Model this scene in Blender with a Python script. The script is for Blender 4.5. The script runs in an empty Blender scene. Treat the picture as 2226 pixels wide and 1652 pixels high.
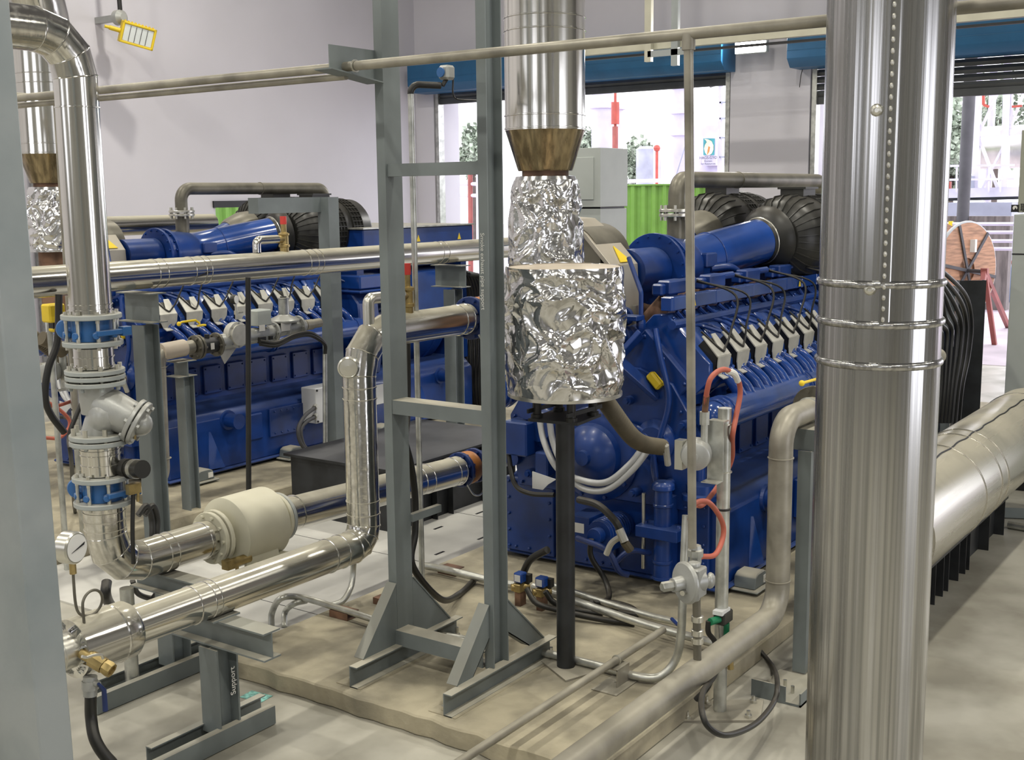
import bpy, bmesh, math, random
from mathutils import Vector as V, Matrix, noise
random.seed(7)
C = bpy.context.scene
COL = C.collection
# ------------------------------------------------------------------ camera, sky, lights, exposure
FPX, CX, CY, CAMZ = 2568.0, 1113.0, 826.0, 2.5
YAW, PITCH, ROLL = math.radians(35.07), math.radians(8.90), math.radians(-0.64)
_f = V((math.cos(YAW), math.sin(YAW), 0)); _r = V((math.sin(YAW), -math.cos(YAW), 0)); _u = V((0, 0, 1))
_F = _f * math.cos(PITCH) - _u * math.sin(PITCH); _U0 = _f * math.sin(PITCH) + _u * math.cos(PITCH)
_R = _r * math.cos(ROLL) + _U0 * math.sin(ROLL); _U = -_r * math.sin(ROLL) + _U0 * math.cos(ROLL)
cam_data = bpy.data.cameras.new('camera'); cam_data.sensor_width = 36; cam_data.lens = FPX / 2226 * 36
cam_data.clip_start = 0.05; cam_data.clip_end = 400
cam = bpy.data.objects.new('camera', cam_data); COL.objects.link(cam)
M = Matrix.Identity(4)
for i in range(3):
    M[i][0] = _R[i]; M[i][1] = _U[i]; M[i][2] = -_F[i]
M[2][3] = CAMZ
cam.matrix_world = M; C.camera = cam

def at(px, py, x=None, y=None, z=None):
    "the point of the plane x=, y= or z= seen at a pixel of the photograph"
    d = _F + _R * ((px - CX) / FPX) + _U * ((CY - py) / FPX)
    if z is not None: t = (z - CAMZ) / d.z
    elif x is not None: t = x / d.x
    else: t = y / d.y
    return V((0, 0, CAMZ)) + d * t

w = bpy.data.worlds.new('overcast_sky'); C.world = w; w.use_nodes = True
bg = w.node_tree.nodes['Background']
bg.inputs[0].default_value = (0.93, 0.93, 1.0, 1); bg.inputs[1].default_value = 2.8
C.view_settings.view_transform = 'Standard'; C.view_settings.look = 'None'
C.view_settings.gamma = 1; C.view_settings.use_curve_mapping = False
C.view_settings.exposure = 0.27
C.cycles.max_bounces = 6; C.cycles.glossy_bounces = 4; C.cycles.diffuse_bounces = 3; C.cycles.sample_clamp_indirect = 4
C.cycles.caustics_reflective = False; C.cycles.caustics_refractive = False
LAMPS = [(x, y) for x in (-4.5, 0.5, 5.5, 10.0) for y in (-4.5, 0.8, 6.0, 11.0)]
for (lx, ly) in LAMPS:
    ld = bpy.data.lights.new('lamp_light', 'AREA'); ld.shape = 'DISK'; ld.size = 0.30; ld.energy = 110
    ld.color = (1.0, 0.95, 0.82)
    lo = bpy.data.objects.new('lamp_light', ld); lo.location = (lx, ly, 8.0); COL.objects.link(lo)

# ------------------------------------------------------------------ materials
MATS = {}
def mat(name, col, rough=0.5, metal=0.0, var=0.12, vscale=3.0, bump=0.0, bscale=20.0, dust=0.0, dcol=(0.52, 0.48, 0.38),
        stretch=None, rvar=0.0, emit=None, coat=0.0, streak=None):
    m = bpy.data.materials.new(name); m.use_nodes = True; nt = m.node_tree; N = nt.nodes; Lk = nt.links
    b = N['Principled BSDF']; b.inputs['Metallic'].default_value = metal; b.inputs['Roughness'].default_value = rough
    if coat: b.inputs['Coat Weight'].default_value = coat; b.inputs['Coat Roughness'].default_value = 0.15
    if emit:
        b.inputs['Emission Color'].default_value = (*emit[0], 1); b.inputs['Emission Strength'].default_value = emit[1]
    tc = N.new('ShaderNodeTexCoord'); mp = N.new('ShaderNodeMapping'); Lk.new(tc.outputs['Object'], mp.inputs[0])
    if stretch: mp.inputs['Scale'].default_value = stretch
    nz = N.new('ShaderNodeTexNoise'); nz.inputs['Scale'].default_value = vscale; nz.inputs['Detail'].default_value = 4
    Lk.new(mp.outputs[0], nz.inputs['Vector'])
    mix = N.new('ShaderNodeMix'); mix.data_type = 'RGBA'
    c2 = streak if streak else tuple(max(0, c * (1 - 2 * var)) for c in col)
    c1 = tuple(min(1, c * (1 + var)) for c in col)
    mix.inputs[6].default_value = (*c1, 1); mix.inputs[7].default_value = (*c2, 1)
    rp = N.new('ShaderNodeMapRange'); rp.inputs[1].default_value = 0.38; rp.inputs[2].default_value = 0.68
    Lk.new(nz.outputs['Fac'], rp.inputs[0]); Lk.new(rp.outputs[0], mix.inputs[0])
    out = mix.outputs[2]
    if rvar:
        rr = N.new('ShaderNodeMapRange'); rr.inputs[3].default_value = rough - rvar; rr.inputs[4].default_value = rough + rvar
        Lk.new(rp.outputs[0], rr.inputs[0]); Lk.new(rr.outputs[0], b.inputs['Roughness'])
    if dust:
        g = N.new('ShaderNodeNewGeometry'); sx = N.new('ShaderNodeSeparateXYZ'); Lk.new(g.outputs['Normal'], sx.inputs[0])
        r2 = N.new('ShaderNodeMapRange'); r2.interpolation_type = 'SMOOTHSTEP'
        r2.inputs[1].default_value = 0.35; r2.inputs[2].default_value = 0.95; r2.inputs[4].default_value = dust
        Lk.new(sx.outputs[2], r2.inputs[0])
        n2 = N.new('ShaderNodeTexNoise'); n2.inputs['Scale'].default_value = 2.2; n2.inputs['Detail'].default_value = 6
        Lk.new(tc.outputs['Object'], n2.inputs['Vector'])
        r3 = N.new('ShaderNodeMapRange'); r3.inputs[1].default_value = 0.3; r3.inputs[2].default_value = 0.55; r3.inputs[3].default_value = 0.55
        Lk.new(n2.outputs['Fac'], r3.inputs[0])
        mu = N.new('ShaderNodeMath'); mu.operation = 'MULTIPLY'; Lk.new(r2.outputs[0], mu.inputs[0]); Lk.new(r3.outputs[0], mu.inputs[1])
        db = N.new('ShaderNodeBsdfPrincipled'); db.inputs['Base Color'].default_value = (*dcol, 1); db.inputs['Roughness'].default_value = 0.75
        ms = N.new('ShaderNodeMixShader'); Lk.new(mu.outputs[0], ms.inputs[0]); Lk.new(b.outputs[0], ms.inputs[1]); Lk.new(db.outputs[0], ms.inputs[2])
        Lk.new(ms.outputs[0], N['Material Output'].inputs[0])
    Lk.new(out, b.inputs['Base Color'])
    if bump:
        n3 = N.new('ShaderNodeTexNoise'); n3.inputs['Scale'].default_value = bscale; n3.inputs['Detail'].default_value = 3
        Lk.new(mp.outputs[0], n3.inputs['Vector'])
        bp = N.new('ShaderNodeBump'); bp.inputs['Strength'].default_value = bump; bp.inputs['Distance'].default_value = 0.02
        Lk.new(n3.outputs['Fac'], bp.inputs['Height']); Lk.new(bp.outputs[0], b.inputs['Normal'])
    MATS[name] = m
    return m
S1 = (0.66, 0.65, 0.61)
mat('wall_unseen_dark', (0.30, 0.30, 0.29), 0.85, var=0.15, vscale=0.4)  # unseen walls, darkened to deepen metal reflections and shadows
mat('wall_paint', (0.67, 0.655, 0.715), 0.85, var=0.03, vscale=0.5, bump=0.05, bscale=6)
mat('ceiling_paint', (0.20, 0.20, 0.21), 0.8, var=0.05)  # unseen ceiling, kept dark so the metal reflects darker
mat('floor_concrete', (0.42, 0.405, 0.35), 0.5, var=0.12, vscale=1.9, rvar=0.15, bump=0.06, bscale=9, streak=(0.27, 0.255, 0.21))
mat('pad_concrete', (0.385, 0.345, 0.25), 0.85, var=0.15, vscale=3.2, bump=0.35, bscale=16, streak=(0.22, 0.20, 0.15))
mat('checker_steel', (0.62, 0.61, 0.57), 0.45, 0.0, var=0.08, vscale=2, rvar=0.1)
mat('grey_paint', (0.17, 0.195, 0.20), 0.45, var=0.10, vscale=2.5, dust=0.75, bump=0.03, bscale=30)
mat('column_paint', (0.27, 0.295, 0.305), 0.42, var=0.10, vscale=2.0, bump=0.12, bscale=14, streak=(0.20, 0.235, 0.25))
mat('flange_grey', (0.36, 0.39, 0.39), 0.4, var=0.06, dust=0.45)
mat('cast_grey', (0.42, 0.43, 0.42), 0.38, 0.35, var=0.06, dust=0.25, bump=0.05, bscale=60)
mat('clad_v', S1, 0.17, 1.0, var=0.08, vscale=5, stretch=(6, 6, 0.12), rvar=0.06, bump=0.10, bscale=2.5)
mat('clad_x', S1, 0.18, 1.0, var=0.08, vscale=5, stretch=(0.12, 6, 6), rvar=0.06, bump=0.10, bscale=2.5, dust=0.85, dcol=(0.50, 0.47, 0.37))
mat('clad_big', (0.52, 0.50, 0.44), 0.27, 0.85, var=0.05, stretch=(0.15, 4, 4), rvar=0.05, bump=0.05, bscale=2.5, dust=0.9, dcol=(0.42, 0.39, 0.31))
mat('duct_steel', (0.40, 0.40, 0.395), 0.24, 1.0, var=0.20, vscale=7, stretch=(9, 9, 0.05), rvar=0.07, bump=0.16, bscale=3.0)  # vertical tone streaks stand in for reflections of the hall
mat('heat_steel', (0.30, 0.24, 0.15), 0.25, 1.0, var=0.25, vscale=5, stretch=(5, 5, 1), rvar=0.1)
mat('foil', (0.70, 0.70, 0.70), 0.17, 1.0, var=0.03, bump=0.12, bscale=7)
mat('pipe_steel', (0.17, 0.16, 0.13), 0.42, 0.5, var=0.18, vscale=6, dust=0.5, dcol=(0.27, 0.25, 0.20))
mat('galvanised', (0.52, 0.53, 0.50), 0.35, 0.75, var=0.15, vscale=12, dust=0.35)
mat('raw_pipe', (0.33, 0.31, 0.26), 0.42, 0.35, var=0.18, vscale=5, dust=0.55, dcol=(0.42, 0.39, 0.31))
mat('zinc', (0.65, 0.64, 0.58), 0.3, 0.9, var=0.08)
mat('blue_paint', (0.006, 0.040, 0.215), 0.32, var=0.18, vscale=3, coat=0.15, dust=0.30, dcol=(0.09, 0.12, 0.20), bump=0.03, bscale=12)
mat('blue_lit', (0.010, 0.058, 0.29), 0.18, var=0.12, vscale=3, coat=0.7, dust=0.22, dcol=(0.12, 0.16, 0.28))  # blue_paint lightened for parts that look more lit; coils share it
mat('valve_blue', (0.03, 0.13, 0.36), 0.35, var=0.1, dust=0.2)
mat('cover_grey', (0.55, 0.54, 0.49), 0.45, 0.3, var=0.08, vscale=10)
mat('black_rubber', (0.014, 0.014, 0.013), 0.42, var=0.2, dust=0.30, dcol=(0.16, 0.14, 0.11))
mat('black_plastic', (0.022, 0.022, 0.020), 0.38, var=0.2, dust=0.25, dcol=(0.12, 0.11, 0.09))
mat('black_steel', (0.020, 0.022, 0.025), 0.5, var=0.3, vscale=5, dust=0.4, dcol=(0.16, 0.16, 0.17))
mat('brown_hose', (0.12, 0.10, 0.065), 0.6, var=0.2, dust=0.3, dcol=(0.3, 0.26, 0.18))
mat('white_hose', (0.55, 0.56, 0.57), 0.4, 0.2, var=0.1)
mat('orange_hose', (0.50, 0.13, 0.085), 0.5, var=0.12)
mat('yellow', (0.85, 0.62, 0.03), 0.45, var=0.06)
mat('red', (0.6, 0.05, 0.04), 0.4)
mat('brass', (0.42, 0.32, 0.14), 0.4, 0.8, var=0.15, vscale=20)
mat('cream_paint', (0.60, 0.58, 0.46), 0.45, var=0.05, dust=0.4, dcol=(0.62, 0.58, 0.45))
mat('cabinet_paint', (0.33, 0.34, 0.28), 0.5, var=0.03)
mat('cabinet_light', (0.42, 0.45, 0.43), 0.45, var=0.03)
mat('shield_steel', (0.50, 0.47, 0.41), 0.4, 0.55, var=0.08, dust=0.7, dcol=(0.45, 0.40, 0.32))
mat('white_box', (0.72, 0.73, 0.74), 0.4, var=0.03)
mat('lamp_glass', (0.9, 0.9, 0.9), 0.3, emit=((1.0, 0.98, 0.95), 30))
mat('led_off', (0.75, 0.80, 0.80), 0.25, var=0.02)
mat('blind_blue', (0.012, 0.105, 0.24), 0.4, var=0.06)
mat('shutter_grey', (0.085, 0.090, 0.095), 0.5, 0.3, var=0.12, vscale=2)
mat('green_sheet', (0.16, 0.34, 0.045), 0.5, var=0.05)
mat('out_ground', (0.48, 0.42, 0.46), 0.7, var=0.14, vscale=0.8)
mat('tank_lilac', (0.52, 0.50, 0.64), 0.5, var=0.1, vscale=1.0)  # yard tank colour lightened to stand in for washed-out outdoor glare
mat('tank_grey', (0.34, 0.36, 0.44), 0.5, var=0.12, vscale=1.0)
mat('out_white', (0.62, 0.60, 0.70), 0.5, var=0.05)
mat('out_dark', (0.07, 0.07, 0.075), 0.6, var=0.1)
mat('red_oxide', (0.30, 0.085, 0.07), 0.6, var=0.1)
mat('out_red', (0.40, 0.07, 0.05), 0.5)
mat('barrel_blue', (0.02, 0.14, 0.42), 0.4)
mat('brown_panel', (0.16, 0.14, 0.13), 0.7, var=0.2, vscale=2, stretch=(1, 6, 1))
mat('wood', (0.42, 0.23, 0.13), 0.6, var=0.18, vscale=4, stretch=(1, 1, 8))
mat('leaf', (0.34, 0.40, 0.31), 0.7, var=0.3, vscale=4)  # green lightened toward pale to stand in for sky glare
mat('bark', (0.10, 0.08, 0.07), 0.8)
mat('teal', (0.03, 0.25, 0.27), 0.5)
mat('flame', (0.75, 0.62, 0.42), 0.5)
mat('ink', (0.01, 0.01, 0.012), 0.5)
mat('chalk', (0.75, 0.75, 0.72), 0.8)
mat('paper', (0.75, 0.74, 0.70), 0.7, var=0.03)
mat('dial', (0.8, 0.8, 0.78), 0.3, var=0.02)
mat('tape', (0.25, 0.55, 0.50), 0.5, var=0.3, vscale=40)
mat('beige_cap', (0.60, 0.52, 0.42), 0.5, var=0.05)
mat('green_valve', (0.01, 0.18, 0.08), 0.4)
mat('rust', (0.20, 0.11, 0.07), 0.7, var=0.3, vscale=8)
mat('joint_orange', (0.45, 0.17, 0.04), 0.5)
mat('navy', (0.01, 0.03, 0.14), 0.4)
mat('bark_hill', (0.25, 0.28, 0.25), 0.9)

# ------------------------------------------------------------------ mesh helpers
def rotto(axis):
    return V((0, 0, 1)).rotation_difference(V(axis).normalized()).to_matrix()
def fillet(pts, r, n=6):
    pts = [V(p) for p in pts]; out = [pts[0]]
    for i in range(1, len(pts) - 1):
        a, b, c = pts[i - 1], pts[i], pts[i + 1]
        d1 = (a - b); d2 = (c - b); l1, l2 = d1.length, d2.length; d1 = d1.normalized(); d2 = d2.normalized()
        ang = d1.angle(d2)
        if ang > 3.10 or ang < 0.02: out.append(b); continue
        ri = r[i - 1] if isinstance(r, (list, tuple)) else r
        t = min(ri / math.tan(ang / 2), l1 * 0.49 if i > 1 else l1 * 0.95, l2 * 0.49 if i < len(pts) - 2 else l2 * 0.95)
        rr = t * math.tan(ang / 2)
        cen = b + (d1 + d2).normalized() * (rr / math.sin(ang / 2))
        p0 = b + d1 * t - cen; p1 = b + d2 * t - cen; sweep = math.pi - ang
        ax = p0.cross(p1).normalized()
        for k in range(n + 1):
            out.append(cen + Matrix.Rotation(sweep * k / n, 3, ax) @ p0)
    out.append(pts[-1]); return out
def smooth_path(pts, n=8):
    "Catmull-Rom through the points"
    P = [V(p) for p in pts]; P = [P[0] * 2 - P[1]] + P + [P[-1] * 2 - P[-2]]; out = []
    for i in range(1, len(P) - 2):
        a, b, c, d = P[i - 1:i + 3]
        for k in range(n):
            t = k / n
            out.append(0.5 * ((2 * b) + (c - a) * t + (2 * a - 5 * b + 4 * c - d) * t * t + (3 * b - a - 3 * c + d) * t ** 3))
    out.append(P[-2]); return out
LAST = [None]
class MB:
    def __init__(s): s.v = []; s.f = []; s.m = []; s.mi = 0
    def box(s, c, d, R=None):
        c = V(c); hx, hy, hz = d[0] / 2, d[1] / 2, d[2] / 2; b = len(s.v)
        for sx, sy, sz in ((-1, -1, -1), (1, -1, -1), (1, 1, -1), (-1, 1, -1), (-1, -1, 1), (1, -1, 1), (1, 1, 1), (-1, 1, 1)):
            p = V((sx * hx, sy * hy, sz * hz)); s.v.append(c + (R @ p if R else p))
        for q in ((0, 3, 2, 1), (4, 5, 6, 7), (0, 1, 5, 4), (1, 2, 6, 5), (2, 3, 7, 6), (3, 0, 4, 7)):
            s.f.append(tuple(b + i for i in q)); s.m.append(s.mi)
        return s
    def bb(s, x0, x1, y0, y1, z0, z1): return s.box(((x0 + x1) / 2, (y0 + y1) / 2, (z0 + z1) / 2), (abs(x1 - x0), abs(y1 - y0), abs(z1 - z0)))
    def prism(s, pts, off):
        b = len(s.v); n = len(pts); off = V(off)
        for p in pts: s.v.append(V(p))
        for p in pts: s.v.append(V(p) + off)
        nrm = V((0, 0, 0))
        for i in range(n): nrm += V(pts[i]).cross(V(pts[(i + 1) % n]))
        fl = nrm.dot(off) > 0
        def A(q): s.f.append(tuple(reversed(q)) if fl else tuple(q)); s.m.append(s.mi)
        A([b + i for i in range(n)]); A([b + n + i for i in reversed(range(n))])
        for i in range(n):
            j = (i + 1) % n; A([b + j, b + i, b + n + i, b + n + j])
        return s
    def tube(s, path, r, seg=14, caps=True, closed=False):
        path = [V(p) for p in path]; P = []
        for p in path:
            if not P or (p - P[-1]).length > 1e-5: P.append(p)
        n = len(P); b = len(s.v)
        T = []
        for i in range(n):
            if i == 0: t = P[1] - P[0]
            elif i == n - 1: t = P[-1] - P[-2]
            else: t = (P[i + 1] - P[i]).normalized() + (P[i] - P[i - 1]).normalized()
            T.append(t.normalized())
        up = V((0, 0, 1)) if abs(T[0].z) < 0.9 else V((1, 0, 0))
        a = T[0].cross(up).normalized()
        for i in range(n):
            a = (a - T[i] * a.dot(T[i])).normalized(); c = T[i].cross(a)
            ri = r(i / (n - 1)) if callable(r) else (r[i] if isinstance(r, list) else r)
            k = 1.0
            if 0 < i < n - 1:
                h = (P[i] - P[i - 1]).normalized().dot(T[i]); k = 1 / max(0.5, h)
                mdir = ((P[i + 1] - P[i]).normalized() - (P[i] - P[i - 1]).normalized())
            for j in range(seg):
                th = 2 * math.pi * j / seg; o = a * math.cos(th) * ri + c * math.sin(th) * ri
                if k > 1.002 and mdir.length > 1e-6:
                    md = mdir.normalized(); o = o + md * (o.dot(md) * (k - 1))
                s.v.append(P[i] + o)
        for i in range(n - 1):
            for j in range(seg):
                q = (b + i * seg + j, b + (i + 1) * seg + j, b + (i + 1) * seg + (j + 1) % seg, b + i * seg + (j + 1) % seg)
                s.f.append(q); s.m.append(s.mi)
        if caps:
            s.f.append(tuple(b + j for j in range(seg))); s.m.append(s.mi)
            s.f.append(tuple(b + (n - 1) * seg + j for j in reversed(range(seg)))); s.m.append(s.mi)
        return s
    def cyl(s, p0, p1, r, r1=None, seg=20):
        return s.tube([p0, p1], [r, r if r1 is None else r1], seg)
    def lathe(s, o, ax, prof, seg=24, R=None):
        "prof: (radius, height along axis)"
        R = R or rotto(ax); o = V(o); b = len(s.v)
        for (r, h) in prof:
            for j in range(seg):
                th = 2 * math.pi * j / seg; s.v.append(o + R @ V((r * math.cos(th), r * math.sin(th), h)))
        n = len(prof)
        for i in range(n - 1):
            for j in range(seg):
                s.f.append((b + i * seg + j, b + i * seg + (j + 1) % seg, b + (i + 1) * seg + (j + 1) % seg, b + (i + 1) * seg + j)); s.m.append(s.mi)
        s.f.append(tuple(b + j for j in reversed(range(seg)))); s.m.append(s.mi)
        s.f.append(tuple(b + (n - 1) * seg + j for j in range(seg))); s.m.append(s.mi)
        return s
    def hoop(s, o, ax, r, w=0.012, n=40):
        R = rotto(ax); o = V(o); b = len(s.v)
        for i in range(n):
            a = 2 * math.pi * i / n
            for j in range(8):
                c = 2 * math.pi * j / 8; s.v.append(o + R @ V(((r + w * math.cos(c)) * math.cos(a), (r + w * math.cos(c)) * math.sin(a), w * math.sin(c))))
        for i in range(n):
            for j in range(8): s.f.append((b + i * 8 + j, b + (i + 1) % n * 8 + j, b + (i + 1) % n * 8 + (j + 1) % 8, b + i * 8 + (j + 1) % 8)); s.m.append(s.mi)
        return s
    def ring(s, o, ax, r, t=0.004, w=0.010, seg=28):
        "a raised bead round a pipe"
        return s.lathe(o, ax, [(r - 0.003, -w / 2), (r + t, -w / 4), (r + t, w / 4), (r - 0.003, w / 2)], seg)
    def flange(s, o, ax, r, t, nb=8, rb=None, bolt=0.011, bl=0.02, mi=None, seg=28):
        ax = V(ax).normalized(); o = V(o)
        s.lathe(o, ax, [(r - 0.003, -t / 2), (r, -t / 2 + 0.003), (r, t / 2 - 0.003), (r - 0.003, t / 2)], seg)
        k = s.mi
        if mi is not None: s.mi = mi
        R = rotto(ax); rb = rb or r * 0.84
        for i in range(nb):
            a = 2 * math.pi * (i + 0.5) / nb; p = o + R @ V((rb * math.cos(a), rb * math.sin(a), 0))
            s.cyl(p - ax * (t / 2 + bl), p + ax * (t / 2 + bl), bolt, seg=6)
        s.mi = k; return s
    def sphere(s, c, r, seg=16, sc=(1, 1, 1), R=None):
        n = seg // 2; c = V(c); b = len(s.v)
        for i in range(n + 1):
            ph = math.pi * i / n; ph = max(0.001, min(math.pi - 0.001, ph))
            for j in range(seg):
                th = 2 * math.pi * j / seg
                p = V((math.sin(ph) * math.cos(th) * sc[0], math.sin(ph) * math.sin(th) * sc[1], math.cos(ph) * sc[2])) * r
                s.v.append(c + (R @ p if R else p))
        for i in range(n):
            for j in range(seg):
                s.f.append((b + i * seg + j, b + (i + 1) * seg + j, b + (i + 1) * seg + (j + 1) % seg, b + i * seg + (j + 1) % seg)); s.m.append(s.mi)
        return s
    def beam(s, p0, p1, prof, side):
        "sweep a closed (u,v) profile from p0 to p1; u runs along side"
        p0, p1 = V(p0), V(p1); d = (p1 - p0).normalized(); u = V(side); u = (u - d * u.dot(d)).normalized(); v = d.cross(u)
        pts = [p0 + u * a + v * b_ for a, b_ in prof]
        return s.prism(pts, p1 - p0)
    def mat2(s, i): s.mi = i; return s
    def build(s, name, mats, parent=None, loc=None, bevel=0.0, sharp=35):
        if not isinstance(mats, (list, tuple)): mats = [mats]
        if parent is not None: org = V(parent['_w'])
        elif loc is not None: org = V(loc)
        else:
            xs = [p.x for p in s.v]; ys = [p.y for p in s.v]; zs = [p.z for p in s.v]
            org = V(((min(xs) + max(xs)) / 2, (min(ys) + max(ys)) / 2, min(zs)))
        me = bpy.data.meshes.new(name); me.from_pydata([tuple(p - org) for p in s.v], [], s.f)
        for m in mats: me.materials.append(MATS[m])
        me.polygons.foreach_set('material_index', s.m)
        me.validate()
        if bevel:
            bm = bmesh.new(); bm.from_mesh(me)
            bmesh.ops.bevel(bm, geom=[e for e in bm.edges if len(e.link_faces) == 2 and e.calc_face_angle(0) > 0.7], offset=bevel, segments=1, affect='EDGES', clamp_overlap=True)
            bm.to_mesh(me); bm.free()
        me.polygons.foreach_set('use_smooth', [True] * len(me.polygons))
        me.set_sharp_from_angle(angle=math.radians(sharp))
        o = bpy.data.objects.new(name, me); COL.objects.link(o); o['_w'] = list(org)
        if parent is not None: o.parent = parent
        else: o.location = org
        LAST[0] = o
        return o
def I_prof(h, b, tw, tf):
    return [(-h/2, -b/2), (-h/2, b/2), (-h/2+tf, b/2), (-h/2+tf, tw/2), (h/2-tf, tw/2), (h/2-tf, b/2), (h/2, b/2), (h/2, -b/2), (h/2-tf, -b/2), (h/2-tf, -tw/2), (-h/2+tf, -tw/2), (-h/2+tf, -b/2)]
def C_prof(h, b, t):
    "web on v=0, flanges towards +v; u is the height"
    return [(-h/2, 0), (-h/2, b), (-h/2+t, b), (-h/2+t, t), (h/2-t, t), (h/2-t, b), (h/2, b), (h/2, 0)]
def L_prof(a, t): return [(0, 0), (a, 0), (a, t), (t, t), (t, a), (0, a)]
def R_prof(a, b): return [(-a/2, -b/2), (a/2, -b/2), (a/2, b/2), (-a/2, b/2)]
def thing(name, label, cat, loc, group=None):
    o = bpy.data.objects.new(name, None); COL.objects.link(o); o.location = V(loc); o['_w'] = list(loc)
    o.empty_display_size = 0.1
    return tag(o, label, cat, group)
def tag(o, label, cat, group=None, kind=None):
    if label: o['label'] = label
    if cat: o['category'] = cat
    if group: o['group'] = group
    if kind: o['kind'] = kind
    return o
def struct(o): o['kind'] = 'structure'; return o
def copy_tree(o, d=(0, 0, 0), parent=None):
    c = o.copy(); COL.objects.link(c)
    if parent: c.parent = parent
    else: c.location = o.location + V(d)
    if '_w' in c.keys(): c['_w'] = list(V(o['_w']) + V(d))
    for ch in list(o.children): copy_tree(ch, d, c)
    return c
def text(name, body, size, m, origin, right, up, parent=None, depth=0.0015, align='CENTER'):
    cu = bpy.data.curves.new(name, 'FONT'); cu.body = body; cu.size = size; cu.extrude = depth / 2; cu.align_x = align; cu.align_y = 'CENTER'
    tmp = bpy.data.objects.new(name, cu); COL.objects.link(tmp)
    me = bpy.data.meshes.new_from_object(tmp.evaluated_get(bpy.context.evaluated_depsgraph_get()))
    bpy.data.objects.remove(tmp); r = V(right).normalized(); u = V(up).normalized(); n = r.cross(u)
    me.materials.clear(); me.materials.append(MATS[m]); org = V(parent['_w']) if parent is not None else V(origin)
    for v in me.vertices: v.co = (V(origin) + r * v.co.x + u * v.co.y + n * v.co.z) - org
    me.update()
    o = bpy.data.objects.new(name, me); COL.objects.link(o); o['_w'] = list(org)
    if parent is not None: o.parent = parent
    else: o.location = org
    return o
X, Y, Z = V((1, 0, 0)), V((0, 1, 0)), V((0, 0, 1))

# ------------------------------------------------------------------ the hall
XW, YW = 17.0, 14.0
struct(MB().bb(-7, 60, -9, 40, -0.3, 0.0).build('floor', 'floor_concrete'))
o = MB()
random.seed(3)
edge = [(4.0 + random.uniform(-0.012, 0.012), 2.4 + (4.73 - 2.4) * i / 26) for i in range(27)]
pts = [V((x, y, 0.0)) for x, y in edge] + [V((14, 4.73, 0)), V((14, 2.4, 0))]
o.prism(pts, (0, 0, 0.1)); struct(o.build('trim_1', 'pad_concrete', bevel=0.008))
struct(MB().bb(3.6, 14, 7.12, 11.5, 0, 0.1).build('trim_2', 'pad_concrete', bevel=0.008))
o = MB().bb(4.2, 12, 4.76, 7.1, 0.0, 0.012)
for i in range(6):
    xx = 4.9 + i * 1.15
    o.bb(xx, xx + 0.004, 4.77, 7.09, 0.012, 0.0135)
struct(o.build('trim_3', 'checker_steel'))
bpy.data.objects['trim_3'].data.materials.append(MATS['ink'])
for p in bpy.data.objects['trim_3'].data.polygons:
    if p.center.z > 0.0122 and p.area < 0.02: p.material_index = 1
# lifting slots in the cover plates
o = MB()
for (px, py) in ((955, 1148), (1045, 1115), (958, 1203), (1050, 1170)):
    p = at(px, py, z=0.012)
    o.prism([p + V((-0.05, 0.0, 0)), p + V((0.05, 0.0, 0)), p + V((0.05, 0.02, 0)), p + V((-0.05, 0.02, 0))], (0, 0, 0.002))
tag(o.build('plate_slot', 'ink'), None, None, kind='structure')

def wall_with_holes(name, axis, pos, thick, a0, a1, z1, holes, m='wall_paint'):
    "holes: (a, b, z0, z1) sorted"
    o = MB(); cur = a0
    def seg(a, b, c, d):
        if b - a < 1e-4 or d - c < 1e-4: return
        if axis == 'x': o.bb(pos, pos + thick, a, b, c, d)
        else: o.bb(a, b, pos, pos + thick, c, d)
    for (a, b, c, d) in holes:
        seg(cur, a, 0, z1); seg(a, b, 0, c); seg(a, b, d, z1); cur = b
    seg(cur, a1, 0, z1); return struct(o.build(name, m))
HZ = 8.6
jx = 0.74
wall_with_holes('wall_back', 'x', XW, jx, -9, YW + 0.4, HZ, [(-5.5, -0.3, 0, 4.35), (1.0, 6.56, 0, 4.5), (7.82, 13.59, 0, 4.5)])
wall_with_holes('wall_left', 'y', YW, 0.3, -7, XW + jx, HZ, [(12.2, 14.4, 0, 2.36)])
wall_with_holes('wall_right', 'y', -9.3, 0.3, -7, XW + jx, HZ, [(2, 7, 0, 4.2)], 'wall_unseen_dark')
wall_with_holes('wall_front', 'x', -7.3, 0.3, -9.3, YW + 0.3, HZ, [(-6, -3, 2.6, 4.4), (1, 4, 2.6, 4.4), (8, 11, 2.6, 4.4)], 'wall_unseen_dark')  # windows added in this unseen wall for bright streaks in the metal
struct(MB().bb(-7.3, XW + jx, -9.3, YW + 0.3, HZ, HZ + 0.2).build('ceiling', 'ceiling_paint'))
p0 = at(166, 300, y=YW - 0.45)
struct(MB().bb(7.9, 8.62, YW - 0.62, YW, 0, HZ).build('trim_4', 'wall_paint'))
struct(MB().bb(12.15, 14.45, YW - 0.03, YW + 0.02, 2.36, 2.46).build('trim_5', 'ink'))
# dark louvre panel high on the left wall, behind the exhaust of the far engine
xl_, xr_ = at(50, 60, y=YW - 0.1).x, at(117, 60, y=YW - 0.1).x
t = thing('cable_ladder', 'black cable ladder climbing the left wall behind the left column', 'ladder', ((xl_ + xr_) / 2, YW, 0))
for k in range(5):
    xx = xl_ + 0.07 + (xr_ - xl_ - 0.14) * k / 4
    MB().bb(xx - 0.055, xx + 0.055, YW - 0.09, YW - 0.03, 0.3, HZ).build('cable_run', 'black_rubber', t)
MB().bb(xl_, xl_ + 0.02, YW - 0.12, YW, 0.0, HZ).build('side_rail', 'galvanised', t); MB().bb(xr_ - 0.02, xr_, YW - 0.12, YW, 0.0, HZ).build('side_rail', 'galvanised', t)

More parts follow.
